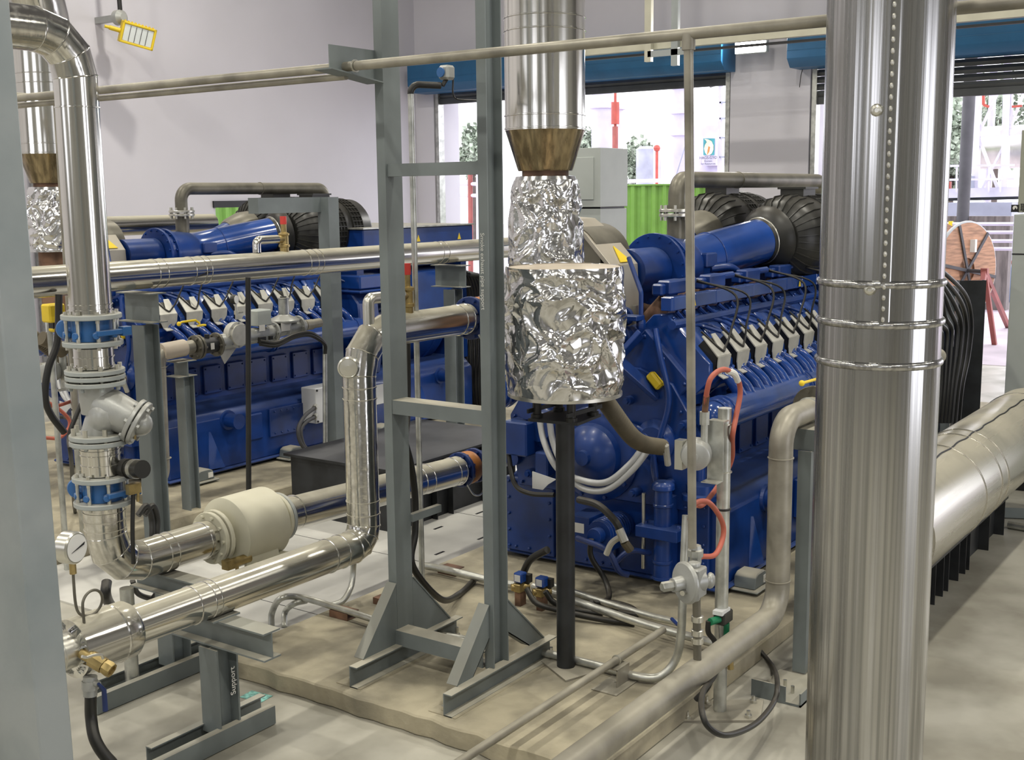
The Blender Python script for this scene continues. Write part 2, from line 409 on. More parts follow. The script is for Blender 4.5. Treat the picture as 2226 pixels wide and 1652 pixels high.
# shutters, their blue hoods, guide rails
def shutter(y0, y1, z_bot, n, z_hood0, z_hood1, label, lab2):
    t = thing('roller_shutter', label, 'shutter', (XW - 0.1, (y0 + y1) / 2, 0))
    o = MB(); zz = z_bot
    o.bb(XW + 0.06, XW + 0.14, y0, y1, zz, zz + 0.10); zz += 0.10
    for i in range(n):
        o.prism([V((XW + 0.08, y0, zz)), V((XW + 0.055, y0, zz + 0.05)), V((XW + 0.08, y0, zz + 0.095)), V((XW + 0.11, y0, zz + 0.05))], (0, y1 - y0, 0)); zz += 0.10
    o.build('slat_curtain', 'shutter_grey', t, sharp=20)
    hd = MB(); prof = [(XW - 0.01, z_hood0), (XW - 0.40, z_hood0), (XW - 0.52, z_hood0 + 0.12), (XW - 0.52, z_hood1), (XW - 0.01, z_hood1)]
    hd.prism([V((a, y0 - 0.1, b)) for a, b in prof], (0, y1 - y0 + 0.28, 0))
    hd.bb(XW - 0.525, XW - 0.52, y0 - 0.1, y1 + 0.18, z_hood0 + 0.22, z_hood0 + 0.232)
    hd.build('hood', 'blind_blue', t, bevel=0.01)
    for yy in (y0, y1):
        s = 1 if yy == y0 else -1
        MB().bb(XW + 0.02, XW + 0.18, yy, yy + 0.07 * s, 0, z_hood0).build('guide_rail', 'galvanised', t)
    return t
shutter(7.84, 13.57, 4.12, 1, 4.30, 4.76, 'blue hooded roller shutter rolled up over the window behind the tall duct stack', '')
shutter(1.02, 6.54, 3.76, 5, 4.26, 4.80, 'roller shutter with grey slats part lowered under a blue hood, at far right', '')
# crane rail and its hangers
t = thing('cream_busbar_rail', 'cream painted power rail running across the back wall above the blue hoods', 'rail', (15.0, 6, 4.45))
MB().bb(14.95, 15.05, -6, 9.6, 4.47, 4.59).build('rail_body', 'cream_paint', t)
MB().bb(14.97, 15.03, -6, 9.55, 4.40, 4.43).build('conductor_strip', 'ink', t)
for px in (1411, 1469):
    p = at(px, 60, x=14.9)
    MB().bb(14.86, 14.93, p.y - 0.05, p.y + 0.05, 4.30 if px == 1411 else 4.22, HZ).build('hanger', 'cream_paint' if px == 1411 else 'flange_grey', t)
p = at(1450, 100, x=14.9)
MB().bb(14.86, 14.92, p.y - 0.28, p.y + 0.28, 4.36, 4.44).build('cross_bracket', 'flange_grey', t)
# hall lamps
lampmb = MB().cyl((0, 0, 8.6), (0, 0, 8.25), 0.02).lathe((0, 0, 8.03), Z, [(0.24, 0), (0.25, 0.02), (0.20, 0.10), (0.10, 0.16), (0.09, 0.24)], 24)
first = None
for (lx, ly) in LAMPS:
    if first is None:
        first = thing('high_bay_lamp', 'round high bay lamp hanging from the hall ceiling', 'lamp', (0, 0, 8.0), 'high bay lamps on the ceiling')
        lampmb.build('housing', 'flange_grey', first); MB().lathe((0, 0, 8.012), Z, [(0.21, 0), (0.21, 0.012)], 24).build('diffuser', 'lamp_glass', first)
        r = first
    else: r = copy_tree(first)
    r.location = (lx, ly, 8.0)
# bright wall lamp on the pier
t = thing('wall_floodlight', 'lit white floodlight glaring on the pier between the two shutters', 'lamp', (16.7, 7.3, 4.6))
lp = at(1630, 95, x=16.55)
MB().box((16.62, lp.y, lp.z), (0.09, 0.50, 0.27)).build('housing', 'flange_grey', t, bevel=0.01)
MB().box((16.568, lp.y, lp.z), (0.012, 0.47, 0.24)).build('lens', 'lamp_glass', t)
MB().bb(16.66, XW, lp.y - 0.06, lp.y + 0.06, lp.z - 0.05, lp.z + 0.05).build('bracket', 'flange_grey', t)
ld = bpy.data.lights.new('lamp_light', 'AREA'); ld.shape = 'RECTANGLE'; ld.size = 0.24; ld.size_y = 0.46; ld.energy = 60; ld.color = (1, 0.97, 0.93)
lo = bpy.data.objects.new('lamp_light', ld); lo.location = (16.55, lp.y, lp.z); lo.rotation_euler = (0, math.radians(90), 0); COL.objects.link(lo)
# yellow floodlight, unlit
fp = at(298, 77, y=13.3)
t = thing('explosion_proof_floodlight', 'yellow square floodlight with an LED grid hanging on the left wall', 'lamp', fp)
R = Matrix.Rotation(math.radians(12), 3, 'X') @ Matrix.Rotation(math.radians(-28), 3, 'Z') @ Matrix.Rotation(math.radians(8), 3, 'Y')
o = MB(); o.box(fp, (0.44, 0.14, 0.28), R)
for k in range(9): o.box(fp + R @ V((-0.18 + k * 0.045, 0.02, 0.145)), (0.014, 0.11, 0.02), R)
o.box(fp + R @ V((0, -0.075, 0.125)), (0.44, 0.03, 0.03), R); o.box(fp + R @ V((0, -0.075, -0.125)), (0.44, 0.03, 0.03), R)
o.box(fp + R @ V((-0.205, -0.075, 0)), (0.03, 0.03, 0.28), R); o.box(fp + R @ V((0.205, -0.075, 0)), (0.03, 0.03, 0.28), R)
o.build('housing', 'yellow', t, bevel=0.008)
o = MB(); o.box(fp + R @ V((0, -0.072, 0)), (0.37, 0.01, 0.21), R); o.build('led_panel', 'led_off', t)
o = MB()
for k in range(4): o.box(fp + R @ V((-0.11 + k * 0.073, -0.079, 0)), (0.007, 0.006, 0.20), R)
o.build('grid', 'out_dark', t)
MB().cyl(fp + R @ V((-0.22, 0, 0)), fp + R @ V((-0.36, 0, 0.0)), 0.03).cyl(fp + R @ V((-0.36, 0, 0)), fp + R @ V((-0.42, 0, 0)), 0.02).build('cable_gland', 'yellow', t)
jb = at(262, 38, y=13.5)
o = MB().lathe(jb + V((0, 0.1, 0)), -Y, [(0.06, 0), (0.10, 0.03), (0.10, 0.12), (0.05, 0.17)], 20); o.build('junction_head', 'cast_grey', t)
MB().tube([jb + V((0, 0, 0.08)), jb + V((-0.02, 0, 0.9))], 0.03).build('hose', 'black_rubber', t)
MB().cyl(jb, fp, 0.025).build('arm', 'cast_grey', t)
MB().bb(jb.x - 0.04, jb.x + 0.04, jb.y + 0.05, YW - 0.004, jb.z - 0.04, jb.z + 0.04).build('wall_bracket', 'cast_grey', t)
# dangling wire on the pier
p = at(1746, 75, x=16.95)
tag(MB().tube(smooth_path([p, at(1748, 130, x=16.95), at(1741, 165, x=16.95), at(1738, 190, x=16.95)]), 0.006, 6).build('loose_wire', 'ink'),
    'thin dark wire dangling down the pier left of the big duct', 'wire')

# ------------------------------------------------------------------ an engine (built once, copied for the second)
def E(x, y, z): return V((6.27 + x, 2.9 + y, 0.1 + z))
def make_engine():
    t = thing('gas_engine', 'blue gas engine generator with grey cylinder covers, behind the foil wrapped drum', 'engine', E(0, 0.79, 0), 'gas engine generators')
    def B(mb, name, m='blue_paint', p=None, **k): return mb.build(name, m, p or t, **k)
    # skid
    o = MB(); prof = [(0, 0.05), (0, 0.50), (0.13, 0.62), (1.45, 0.62), (1.58, 0.50), (1.58, 0.05)]
    o.prism([E(0, a, b) for a, b in prof], (4.25, 0, 0))
    o.prism([E(-0.02, -0.03, 0.03), E(-0.02, 1.61, 0.03), E(-0.02, 1.61, 0.055), E(-0.02, -0.03, 0.055)], (4.29, 0, 0))
    B(o, 'skid', bevel=0.012)
    for xx in (0.42, 1.9, 3.3):
        o = MB(); 
        o.prism([E(xx, -0.001, 0.07), E(xx + 0.14, -0.03, 0.07), E(xx + 0.02, -0.001, 0.40)], (0.012, -0.012, 0)); B(o, 'skid_rib', 'blue_lit')
    for xx in (0.66, 3.66):
        o = MB().cyl(E(xx, 0.02, 0.47), E(xx, -0.13, 0.47), 0.062, seg=24).lathe(E(xx, 0, 0.47), -Y, [(0.09, 0), (0.085, 0.02)], 24).lathe(E(xx, -0.13, 0.47), -Y, [(0.068, 0), (0.068, 0.02)], 24)
        B(o, 'lifting_stub')
    o = MB().box(E(1.36, -0.012, 0.36), (0.44, 0.024, 0.26))
    for i in range(5):
        for zz in (0.26, 0.46): o.cyl(E(1.2 + i * 0.08, -0.02, zz), E(1.2 + i * 0.08, -0.034, zz), 0.010, seg=6)
    B(o, 'inspection_plate', bevel=0.02)
    o = MB().box(E(0.97, -0.012, 0.36), (0.17, 0.024, 0.24)); B(o, 'small_plate', bevel=0.03)
    for xx in (0.25, 1.33, 2.6, 3.8):
        o = MB().bb(6.27 + xx - 0.13, 6.27 + xx + 0.13, 2.9 - 0.19, 2.9 - 0.01, 0.115, 0.13).prism([E(xx - 0.10, -0.16, 0.03), E(xx + 0.10, -0.16, 0.03), E(xx + 0.085, -0.16, 0.10), E(xx + 0.05, -0.16, 0.12), E(xx - 0.05, -0.16, 0.12), E(xx - 0.085, -0.16, 0.10)], (0, 0.14, 0))
        vm = B(o, 'vibration_mount', 'grey_paint', bevel=0.006)
        MB().box(E(xx + 0.05, -0.164, 0.07), (0.05, 0.006, 0.045)).build('mount_sticker', 'paper', vm)
    # block
    o = MB(); pr = [(0.34, 0.60), (0.34, 0.98), (0.20, 1.10), (0.44, 1.42), (0.70, 1.30), (0.88, 1.30), (1.14, 1.42), (1.38, 1.10), (1.24, 0.98), (1.24, 0.60)]
    o.prism([E(0.04, a, b) for a, b in pr], (2.36, 0, 0)); B(o, 'block', bevel=0.01)
    for i in range(8):
        xx = 0.24 + 0.275 * i
        o = MB().box(E(xx, 0.33, 0.79), (0.20, 0.03, 0.25))
        for a in (-0.08, 0.08):
            for c in (-0.1, 0.1): o.cyl(E(xx + a, 0.32, 0.79 + c), E(xx + a, 0.305, 0.79 + c), 0.010, seg=6)
        B(o, 'crankcase_door', bevel=0.02)
    # front gear case
    o = MB(); pr = [(0.16, 0.52), (0.10, 0.98), (0.30, 1.28), (0.52, 1.36), (1.06, 1.36), (1.28, 1.28), (1.48, 0.98), (1.42, 0.52)]
    o.prism([E(-0.06, a, b) for a, b in pr], (0.12, 0, 0))
    for i in range(16):
        k = i / 16 * 8; j = int(k); f = k - j; a = V((0, *pr[j])); c = V((0, *pr[(j + 1) % 8])); q = a.lerp(c, f); ce = V((0, 0.79, 0.95)); q = q.lerp(ce, 0.06)
        o.cyl(E(-0.06, q.y, q.z), E(-0.08, q.y, q.z), 0.013, seg=6)
    B(o, 'gear_case', bevel=0.01)
    o = MB().lathe(E(-0.05, 0.82, 0.80), -X, [(0.30, 0), (0.30, 0.03), (0.27, 0.05), (0.20, 0.055), (0.19, 0.10), (0.13, 0.15), (0.05, 0.165), (0.045, 0.19)], 40)
    for i in range(10):
        a = i * math.pi / 5; o.cyl(E(-0.08, 0.82 + 0.275 * math.cos(a), 0.80 + 0.275 * math.sin(a)), E(-0.115, 0.82 + 0.275 * math.cos(a), 0.80 + 0.275 * math.sin(a)), 0.012, seg=6)
    B(o, 'crank_cover')
    for yc in (0.40, 1.22): B(MB().lathe(E(-0.05, yc, 0.93), -X, [(0.13, 0), (0.13, 0.03), (0.10, 0.05), (0.09, 0.07)], 28), 'cam_cover')
    # lower bolted panels on the front of the skid
    for (a, b, c, d) in ((1.16, 1.54, 0.06, 0.56), (0.70, 1.12, 0.06, 0.34), (0.06, 0.40, 0.06, 0.58)):
        o = MB().bb(6.27 - 0.035, 6.27, 2.9 + a, 2.9 + b, 0.1 + c, 0.1 + d)
        n = 5
        for i in range(n):
            zz = c + 0.03 + (d - c - 0.06) * i / (n - 1)
            for yy in (a + 0.03, b - 0.03): o.cyl(E(-0.03, yy, zz), E(-0.05, yy, zz), 0.012, seg=6)
        for i in range(3):
            yy = a + 0.03 + (b - a - 0.06) * (i + 0.5) / 3
            for zz in (c + 0.03, d - 0.03): o.cyl(E(-0.03, yy, zz), E(-0.05, yy, zz), 0.012, seg=6)
        B(o, 'front_panel', bevel=0.01)
    # pump assembly with an upright cylinder, right of the front
    o = MB().cyl(E(-0.14, 0.31, 0.10), E(-0.14, 0.31, 0.66), 0.055, seg=20)
    o.lathe(E(-0.14, 0.31, 0.655), Z, [(0.07, 0), (0.07, 0.03), (0.05, 0.05), (0.02, 0.055)], 20).box(E(-0.15, 0.31, 0.40), (0.16, 0.28, 0.07))
    o.box(E(-0.09, 0.31, 0.36), (0.10, 0.10, 0.5))
    for zz in (0.10, 0.20, 0.55): o.lathe(E(-0.14, 0.31, zz), Z, [(0.062, 0), (0.062, 0.02)], 20)
    for s in (-1, 1): o.cyl(E(-0.15, 0.31 + s * 0.11, 0.36), E(-0.15, 0.31 + s * 0.11, 0.45), 0.016, seg=6)
    B(o, 'filter_cylinder', bevel=0.004)
    o = MB().tube([E(-0.16, 0.43, 0.15), E(-0.16, 0.43, 0.62)], 0.012); B(o, 'sight_glass', 'zinc')
    o = MB().lathe(E(-0.03, 0.12, 0.60), Z, [(0.11, 0), (0.11, 0.03), (0.085, 0.04), (0.085, 0.09), (0.03, 0.11), (0.028, 0.28)], 24); B(o, 'oil_cooler_cap')
    # starter motor and lube pump
    o = MB().cyl(E(-0.30, 0.66, 0.36), E(-0.02, 0.66, 0.36), 0.085, seg=24).box(E(-0.20, 0.80, 0.37), (0.20, 0.14, 0.16)).cyl(E(-0.36, 0.66, 0.36), E(-0.30, 0.66, 0.36), 0.05).box(E(-0.2, 0.66, 0.27), (0.2, 0.1, 0.05))
    for i in range(9): o.lathe(E(-0.28 + i * 0.026, 0.66, 0.36), X, [(0.085, 0), (0.092, 0.002), (0.092, 0.006), (0.085, 0.008)], 24)
    lm = B(o, 'lube_pump_motor', bevel=0.003)
    B(MB().box(E(-0.301, 0.80, 0.38), (0.006, 0.07, 0.06)), 'rating_plate', 'paper', lm)
    o = MB().box(E(-0.10, 1.34, 0.86), (0.22, 0.18, 0.22)).box(E(-0.08, 1.18, 0.70), (0.14, 0.10, 0.16)); B(o, 'control_box', bevel=0.01)
    o = MB().prism([E(-0.16, 1.24, 0.65), E(-0.16, 1.06, 0.62), E(-0.16, 1.12, 0.58), E(-0.16, 1.16, 0.54), E(-0.16, 1.24, 0.54)], (0.01, 0, 0)); B(o, 'white_plate', 'white_box')
    B(MB().cyl(E(-0.02, 1.30, 1.04), E(-0.14, 1.30, 1.04), 0.06), 'water_pump'); B(MB().cyl(E(-0.02, 1.44, 0.70), E(-0.1, 1.44, 0.70), 0.05), 'water_pump')
    # cylinder heads, covers, manifold branches on both banks
    hd = {}
    for s in (1, -1):
        def Q(x, tt, n):
            y = 0.79 + s * (-0.7071 * n - 0.7071 * tt); z = 0.79 + 0.7071 * n - 0.7071 * tt
            return E(x, y, z)
        for i in range(8):
            xc = 0.13 + 0.272 * i
            if (s, 'h') not in hd or True:
                o = MB()
                o.prism([Q(xc - 0.122, a, b) for a, b in ((-0.40, 0.60), (-0.40, 0.86), (-0.34, 0.93), (0.06, 0.93), (0.13, 0.86), (0.13, 0.60))], (0.244, 0, 0))
                for a in (-0.3, -0.15): o.cyl(Q(xc - 0.1, a, 0.93), Q(xc - 0.1, a, 0.945), 0.010, seg=6)
                head = B(o, 'cylinder_head', 'blue_lit', bevel=0.012)
                # silver ignition cover with a notch for the lead
                o = MB(); u0, u1 = xc - 0.088, xc + 0.088
                base = [(-0.10, 0.955), (0.05, 1.02)]
                def strip(pts2, w0, w1):
                    (a, b), (c_, d_) = pts2
                    o.prism([Q(xc - w0, a, b), Q(xc + w0, a, b), Q(xc + w1, c_, d_), Q(xc - w1, c_, d_)], (Q(0, a, b) - Q(0, a - 0.006, b + 0.006)) if False else (E(0, 0, 0.007) - E(0, 0, 0)))
                # top: two ears beside the notch
                for sg in (-1, 1):
                    o.prism([Q(xc + sg * 0.088, -0.10, 0.99), Q(xc + sg * 0.035, -0.10, 0.99), Q(xc, 0.0, 0.985), Q(xc, 0.055, 0.98), Q(xc + sg * 0.088, 0.055, 0.98)], (0, -s * 0.004, 0.006))
                o.prism([Q(xc - 0.088, 0.055, 0.985), Q(xc + 0.088, 0.055, 0.985), Q(xc + 0.084, 0.095, 0.935), Q(xc + 0.048, 0.125, 0.89), Q(xc - 0.048, 0.125, 0.89), Q(xc - 0.084, 0.095, 0.935)], (0, -s * 0.006, -0.001))
                o.prism([Q(xc - 0.048, 0.125, 0.89), Q(xc + 0.048, 0.125, 0.89), Q(xc + 0.042, 0.165, 0.90), Q(xc - 0.042, 0.165, 0.90)], (0, -s * 0.002, 0.006))
                B(o, 'cylinder_cover', 'cover_grey', head, sharp=25)
                o = MB().prism([Q(xc - 0.075, -0.08, 0.93), Q(xc - 0.075, -0.08, 0.985), Q(xc - 0.075, 0.05, 0.975), Q(xc - 0.075, 0.10, 0.91), Q(xc - 0.075, 0.11, 0.88)], (0.15, 0, 0)); B(o, 'plug_shaft', 'black_plastic', head)
                # branch pipe to the manifold
                for kk in (0, 1):
                    xb = xc + 0.03 + 0.125 * kk; yo = 0.79 - s * 0.70
                    pth = smooth_path([E(xb - 0.02, 0.79 - s * 0.60, 1.36), E(xb, 0.79 - s * 0.70, 1.335), E(xb + 0.05, 0.79 - s * 0.775, 1.25), E(xb + 0.10, 0.79 - s * 0.80, 1.15)], 6)
                    o = MB().tube(pth, lambda u: 0.026 + 0.024 * u * u, 14)
                    dq = (pth[8] - pth[6]).normalized()
                    o.lathe(pth[6], dq, [(0.044, -0.008), (0.044, 0.008)], 12).cyl(pth[6] + V((0.035, 0, 0.0)) - dq * 0.015, pth[6] + V((0.035, 0, 0)) + dq * 0.025, 0.010, seg=6).cyl(pth[6] - V((0.035, 0, 0.0)) - dq * 0.015, pth[6] - V((0.035, 0, 0)) + dq * 0.025, 0.010, seg=6)
                    B(o, 'intake_branch', 'blue_lit')
                # push rod cover clutter below the heads
                o = MB().box(Q(xc - 0.03, 0.12, 0.68), (0.15, 0.08, 0.06)).cyl(Q(xc - 0.09, 0.16, 0.62), Q(xc - 0.02, 0.20, 0.66), 0.022, seg=10).cyl(Q(xc + 0.08, 0.16, 0.58), Q(xc + 0.08, 0.10, 0.75), 0.02, seg=10)
                B(o, 'tappet_housing')
                # rusty exhaust port inside the V
                o = MB().tube([Q(xc, -0.36, 0.80), Q(xc, -0.44, 0.86), E(xc, 0.79 - s * 0.20, 1.60)], 0.055, 12); B(o, 'exhaust_port', 'rust')
        y0 = 0.79 - s * 0.78
        o = MB().tube([E(-0.10, y0, 1.12), E(2.40, y0, 1.12)], 0.098, 28, True)
        for xx in (-0.06, 0.0, 1.18, 1.22, 2.30): o.ring(E(xx + 0.01, y0, 1.12), X, 0.098, 0.012, 0.022)
        o.sphere(E(-0.07, y0, 1.12), 0.095, 20)
        B(o, 'intake_manifold', 'blue_lit')
        # end plate of the bank with a yellow plug
        o = MB().prism([Q(0.02, -0.36, 0.50), Q(0.02, -0.36, 0.78), Q(0.02, 0.08, 0.78), Q(0.02, 0.08, 0.40)], (-0.06, 0, 0))
        for (a, b) in ((-0.33, 0.75), (-0.15, 0.75), (0.05, 0.75), (0.05, 0.45)): o.cyl(Q(-0.04, a, b), Q(-0.055, a, b), 0.014, seg=6)
        B(o, 'bank_end_plate', bevel=0.012)
        o = MB().prism([Q(-0.05, -0.14, 0.60), Q(-0.05, -0.03, 0.60), Q(-0.05, -0.03, 0.66), Q(-0.05, -0.14, 0.66)], (-0.05, 0, 0)); B(o, 'yellow_plug', 'yellow', bevel=0.012)
        # ignition rail
        yr = 0.79 - s * 0.43
        o = MB().bb(6.27 - 0.03, 6.27 + 2.38, 2.9 + yr - 0.035, 2.9 + yr + 0.035, 0.1 + 1.71, 0.1 + 1.79)
        for i in range(9): o.bb(6.27 + 0.0 + i * 0.29, 6.27 + 0.006 + i * 0.29, 2.9 + yr - 0.038, 2.9 + yr + 0.038, 0.1 + 1.708, 0.1 + 1.792)
        rail_ = B(o, 'ignition_rail', 'blue_lit', bevel=0.004)
        o = MB()
        for xx in (0.26, 1.97): o.prism([E(xx - 0.022, yr - s * 0.042, 1.72), E(xx + 0.022, yr - s * 0.042, 1.72), E(xx, yr - s * 0.042, 1.775)], (0, -0.001, 0))
        B(o, 'warning_sticker', 'yellow', rail_)
        for i in range(4):
            xx = 0.16 + i * 0.56
            o = MB().box(E(xx, yr + s * 0.06, 1.84), (0.22, 0.09, 0.085)).cyl(E(xx + 0.09, yr + s * 0.06, 1.86), E(xx + 0.20, yr, 1.87), 0.022, seg=10).box(E(xx - 0.13, yr + s * 0.08, 1.83), (0.06, 0.07, 0.07))
            coil_ = B(o, 'ignition_coil', 'blue_paint', bevel=0.01)
            for k in (0, 1):
                if 2 * i + k > 7: continue
                xc = 0.13 + 0.272 * (2 * i + k); st = E(xx + 0.20, yr, 1.87 - 0.01 * k); en = Q(xc, 0.02, 0.995)
                mid = st.lerp(en, 0.45) + V((0.10 + 0.04 * k, -s * 0.14, 0.09)); m2 = st.lerp(en, 0.8) + V((0.08, -s * 0.06, 0.03))
                B(MB().tube(smooth_path([st, mid, m2, en + V((0.05, 0, 0.012)), en, en + V((-0.07, s * 0.10, 0.11))], 7), 0.0075, 6), 'ignition_lead', 'black_rubber', coil_)
        # wiring under the rail
        o = MB()
        rnd = random.Random(5)
        for i in range(16):
            a = rnd.uniform(0, 2.3); o.tube(smooth_path([E(a, yr - s * 0.02, 1.70), E(a + 0.08, yr - s * 0.06, 1.62 + rnd.uniform(-0.02, 0.02)), E(a + 0.2, yr - s * 0.08, 1.60), E(a + 0.26, yr - s * rnd.uniform(0.1, 0.2), 1.56)], 4), 0.012, 7)
        o.tube([E(-0.05, yr - s * 0.05, 1.63), E(2.3, yr - s * 0.05, 1.63)], 0.028, 10)
        B(o, 'wiring_harness')
    # charge air duct with flanges
    ya, za = 0.79, 1.91
    o = MB().tube([E(0.24, ya, za), E(0.60, ya, za)], 0.145, 36); B(o, 'mixer_inlet')
    o = MB().flange(E(0.62, ya, za), X, 0.235, 0.025, 16, 0.215, 0.009, 0.012, seg=44).flange(E(0.71, ya, za), X, 0.225, 0.03, 16, 0.205, 0.009, 0.012, seg=44)
    o.lathe(E(0.62, ya, za), X, [(0.17, 0), (0.195, 0.05), (0.20, 0.12), (0.195, 0.32), (0.17, 0.40)], 36); B(o, 'mixer_body')
    o = MB().tube(smooth_path([E(0.92, ya, za), E(1.07, ya - 0.01, za + 0.01), E(1.30, ya - 0.06, za + 0.05), E(1.58, ya - 0.14, za + 0.10), E(1.83, ya - 0.21, za + 0.14)], 8), lambda u: 0.175 - 0.015 * u, 36)
    B(o, 'intake_duct', 'blue_lit')
    B(MB().hoop(E(1.30, ya - 0.06, za + 0.05), V((0.3, -0.08, 0.05)), 0.168, 0.005), 'weld_seam')
    o = MB().tube(smooth_path([E(1.10, ya - 0.17, za - 0.02), E(1.25, ya - 0.26, za - 0.02), E(1.37, ya - 0.30, za - 0.12), E(1.38, ya - 0.30, za - 0.22)], 6), 0.028, 12); B(o, 'bypass_pipe')
    B(MB().box(E(1.08, ya - 0.17, za + 0.04), (0.16, 0.06, 0.10)), 'actuator', 'blue_paint', bevel=0.01)
    bd = V((0.27, -0.07, 0.04)).normalized()
    o = MB().lathe(E(1.81, ya - 0.205, za + 0.135), bd, [(0.162, 0), (0.168, 0.01), (0.168, 0.03), (0.20, 0.05), (0.235, 0.11), (0.24, 0.135), (0.21, 0.15)], 40); B(o, 'rubber_boot', 'black_rubber')
    B(MB().hoop(E(1.84, ya - 0.213, za + 0.14), bd, 0.168, 0.006), 'hose_clamp', 'zinc')
    # air filters: two ribbed drums
    for (yy, x0, zz) in ((0.50, 1.93, 2.06), (1.18, 2.06, 2.08)):
        o = MB().lathe(E(x0, yy, zz), X, [(0.17, 0), (0.19, 0.005), (0.27, 0.07), (0.305, 0.15), (0.315, 0.25), (0.315, 0.90), (0.29, 0.94), (0.1, 0.95)], 64)
        for i in range(30):
            a = 2 * math.pi * i / 30; Rm = Matrix.Rotation(a, 3, 'X'); c0 = E(x0, yy, zz)
            pp = [(-0.012, 0.185), (0.055, 0.275), (0.14, 0.318), (0.26, 0.326), (0.26, 0.30), (0.06, 0.22)]
            o.prism([c0 + Rm @ V((p_, 0, q_)) for p_, q_ in pp], Rm @ V((0, 0.007, 0)))
        for base in (0.40, 0.64):
            for k in range(4): o.ring(E(x0 + base + k * 0.045, yy, zz), X, 0.315, 0.012, 0.010, 48)
            for i in range(40):
                a = 2 * math.pi * i / 40; Rm = Matrix.Rotation(a, 3, 'X')
                o.box(E(x0 + base + 0.068, yy, zz) + Rm @ V((0, 0, 0.32)), (0.15, 0.010, 0.012), Rm)
        o.box(E(x0 + 0.42, yy, zz + 0.31), (0.24, 0.18, 0.12)).bb(6.27 + x0 + 0.29, 6.27 + x0 + 0.55, 2.9 + yy - 0.11, 2.9 + yy + 0.11, 0.1 + zz + 0.36, 0.1 + zz + 0.375)
        B(o, 'air_filter', 'black_plastic')
    o = MB().lathe(E(1.76, 1.16, 2.07), X, [(0.10, 0), (0.13, 0.04), (0.19, 0.2), (0.20, 0.30), (0.17, 0.33)], 32); B(o, 'filter_cone', 'pipe_steel')
    o = MB().tube(smooth_path([E(0.9, 1.06, 1.85), E(1.35, 1.10, 1.92), E(1.80, 1.16, 2.06)], 6), 0.11, 28); B(o, 'second_duct')
    # turbocharger hood and turbine drum
    o = MB(); pr = [(1.30, 2.27), (1.0, 2.25), (0.87, 2.16), (0.69, 1.97), (0.66, 1.48)]
    inner = [(a + 0.02, b - 0.02) for a, b in reversed(pr)]
    o.prism([E(-0.10, a, b) for a, b in pr + inner], (0.32, 0, 0))
    hood_ = B(o, 'turbo_hood', 'shield_steel', bevel=0.003, sharp=20)
    B(MB().cyl(E(-0.08, 1.02, 1.98), E(0.30, 1.02, 1.98), 0.24, seg=36), 'turbine_drum', 'pipe_steel')
    wy, wz = 0.714, 1.90
    o = MB().prism([E(0.02, 0.700, 1.985), E(0.15, 0.700, 1.985), E(0.085, 0.790, 2.08)], (0, -0.004, 0.004)); B(o, 'warning_triangle', 'yellow', hood_)
    o = MB().bb(6.27 + 0.10, 6.27 + 0.13, 2.9 + 0.635, 2.9 + 0.66, 0.1 + 1.62, 0.1 + 1.72); B(o, 'hood_latch', 'zinc', hood_)
    # front coolant pipes and brackets
    o = MB().tube([E(-0.55, 0.66, 1.66), E(0.0, 0.66, 1.66)], 0.035, 16).tube([E(-0.5, 0.60, 1.55), E(-0.1, 0.60, 1.55), E(0.05, 0.56, 1.58)], 0.05, 18)
    for xx in (-0.14, -0.08): o.ring(E(xx, 0.60, 1.55), X, 0.05, 0.014, 0.02)
    o.flange(E(0.0, 0.66, 1.66), X, 0.06, 0.03, 4, 0.045, 0.008, 0.01)
    B(o, 'coolant_pipe')
    o = MB().beam(E(-0.30, 0.62, 1.50), E(-0.05, 0.40, 1.20), R_prof(0.10, 0.03), X)
    o.beam(E(-0.38, 0.74, 1.20), E(-0.12, 0.48, 1.58), R_prof(0.10, 0.03), X)
    o.box(E(-0.12, 0.56, 1.67), (0.10, 0.16, 0.03)); B(o, 'pipe_bracket', bevel=0.004)
    B(MB().tube(fillet([E(-0.02, 0.62, 2.02), E(-0.08, 0.50, 1.82), E(-0.08, 0.50, 1.60)], 0.05), 0.014, 10).lathe(E(-0.08, 0.50, 1.60), Z, [(0.02, 0), (0.028, 0.01), (0.028, 0.05), (0.02, 0.06)], 6), 'drain_pipe')
    B(MB().tube(smooth_path([E(-0.05, 0.42, 1.60), E(-0.10, 0.36, 1.45), E(-0.10, 0.30, 1.20), E(-0.12, 0.34, 0.98), E(-0.10, 0.40, 0.80), E(-0.10, 0.36, 0.62)], 7), 0.019, 10), 'ribbed_conduit')
    B(MB().tube(smooth_path([E(-0.08, 0.62, 1.02), E(-0.10, 0.48, 0.99), E(-0.12, 0.40, 0.90), E(-0.12, 0.37, 0.72)], 6), 0.016, 10), 'ribbed_conduit')
    for yy, zz, l in ((0.2, 1.05, 0.06), (0.58, 1.16, 0.05), (0.98, 1.2, 0.05), (0.30, 0.68, 0.07), (1.3, 0.62, 0.06), (0.52, 0.60, 0.08)):
        o = MB(); o.cyl(E(-0.06, yy, zz), E(-0.06 - l, yy, zz), 0.028, seg=12).cyl(E(-0.06 - l, yy, zz), E(-0.08 - l, yy, zz), 0.018, seg=6)
        B(o, 'sensor_boss')
    # corrugated breather hose, drain hoses
    pth = smooth_path([at(1300, 850, x=5.25), at(1325, 885, x=5.35), at(1370, 945, x=5.6), at(1400, 965, x=5.85), at(1440, 972, x=6.1)], 26)
    o = MB().tube(pth, [0.044 + 0.006 * (1 if i % 2 else -1) for i in range(len(pth))], 16); B(o, 'corrugated_hose', 'brown_hose', sharp=80)
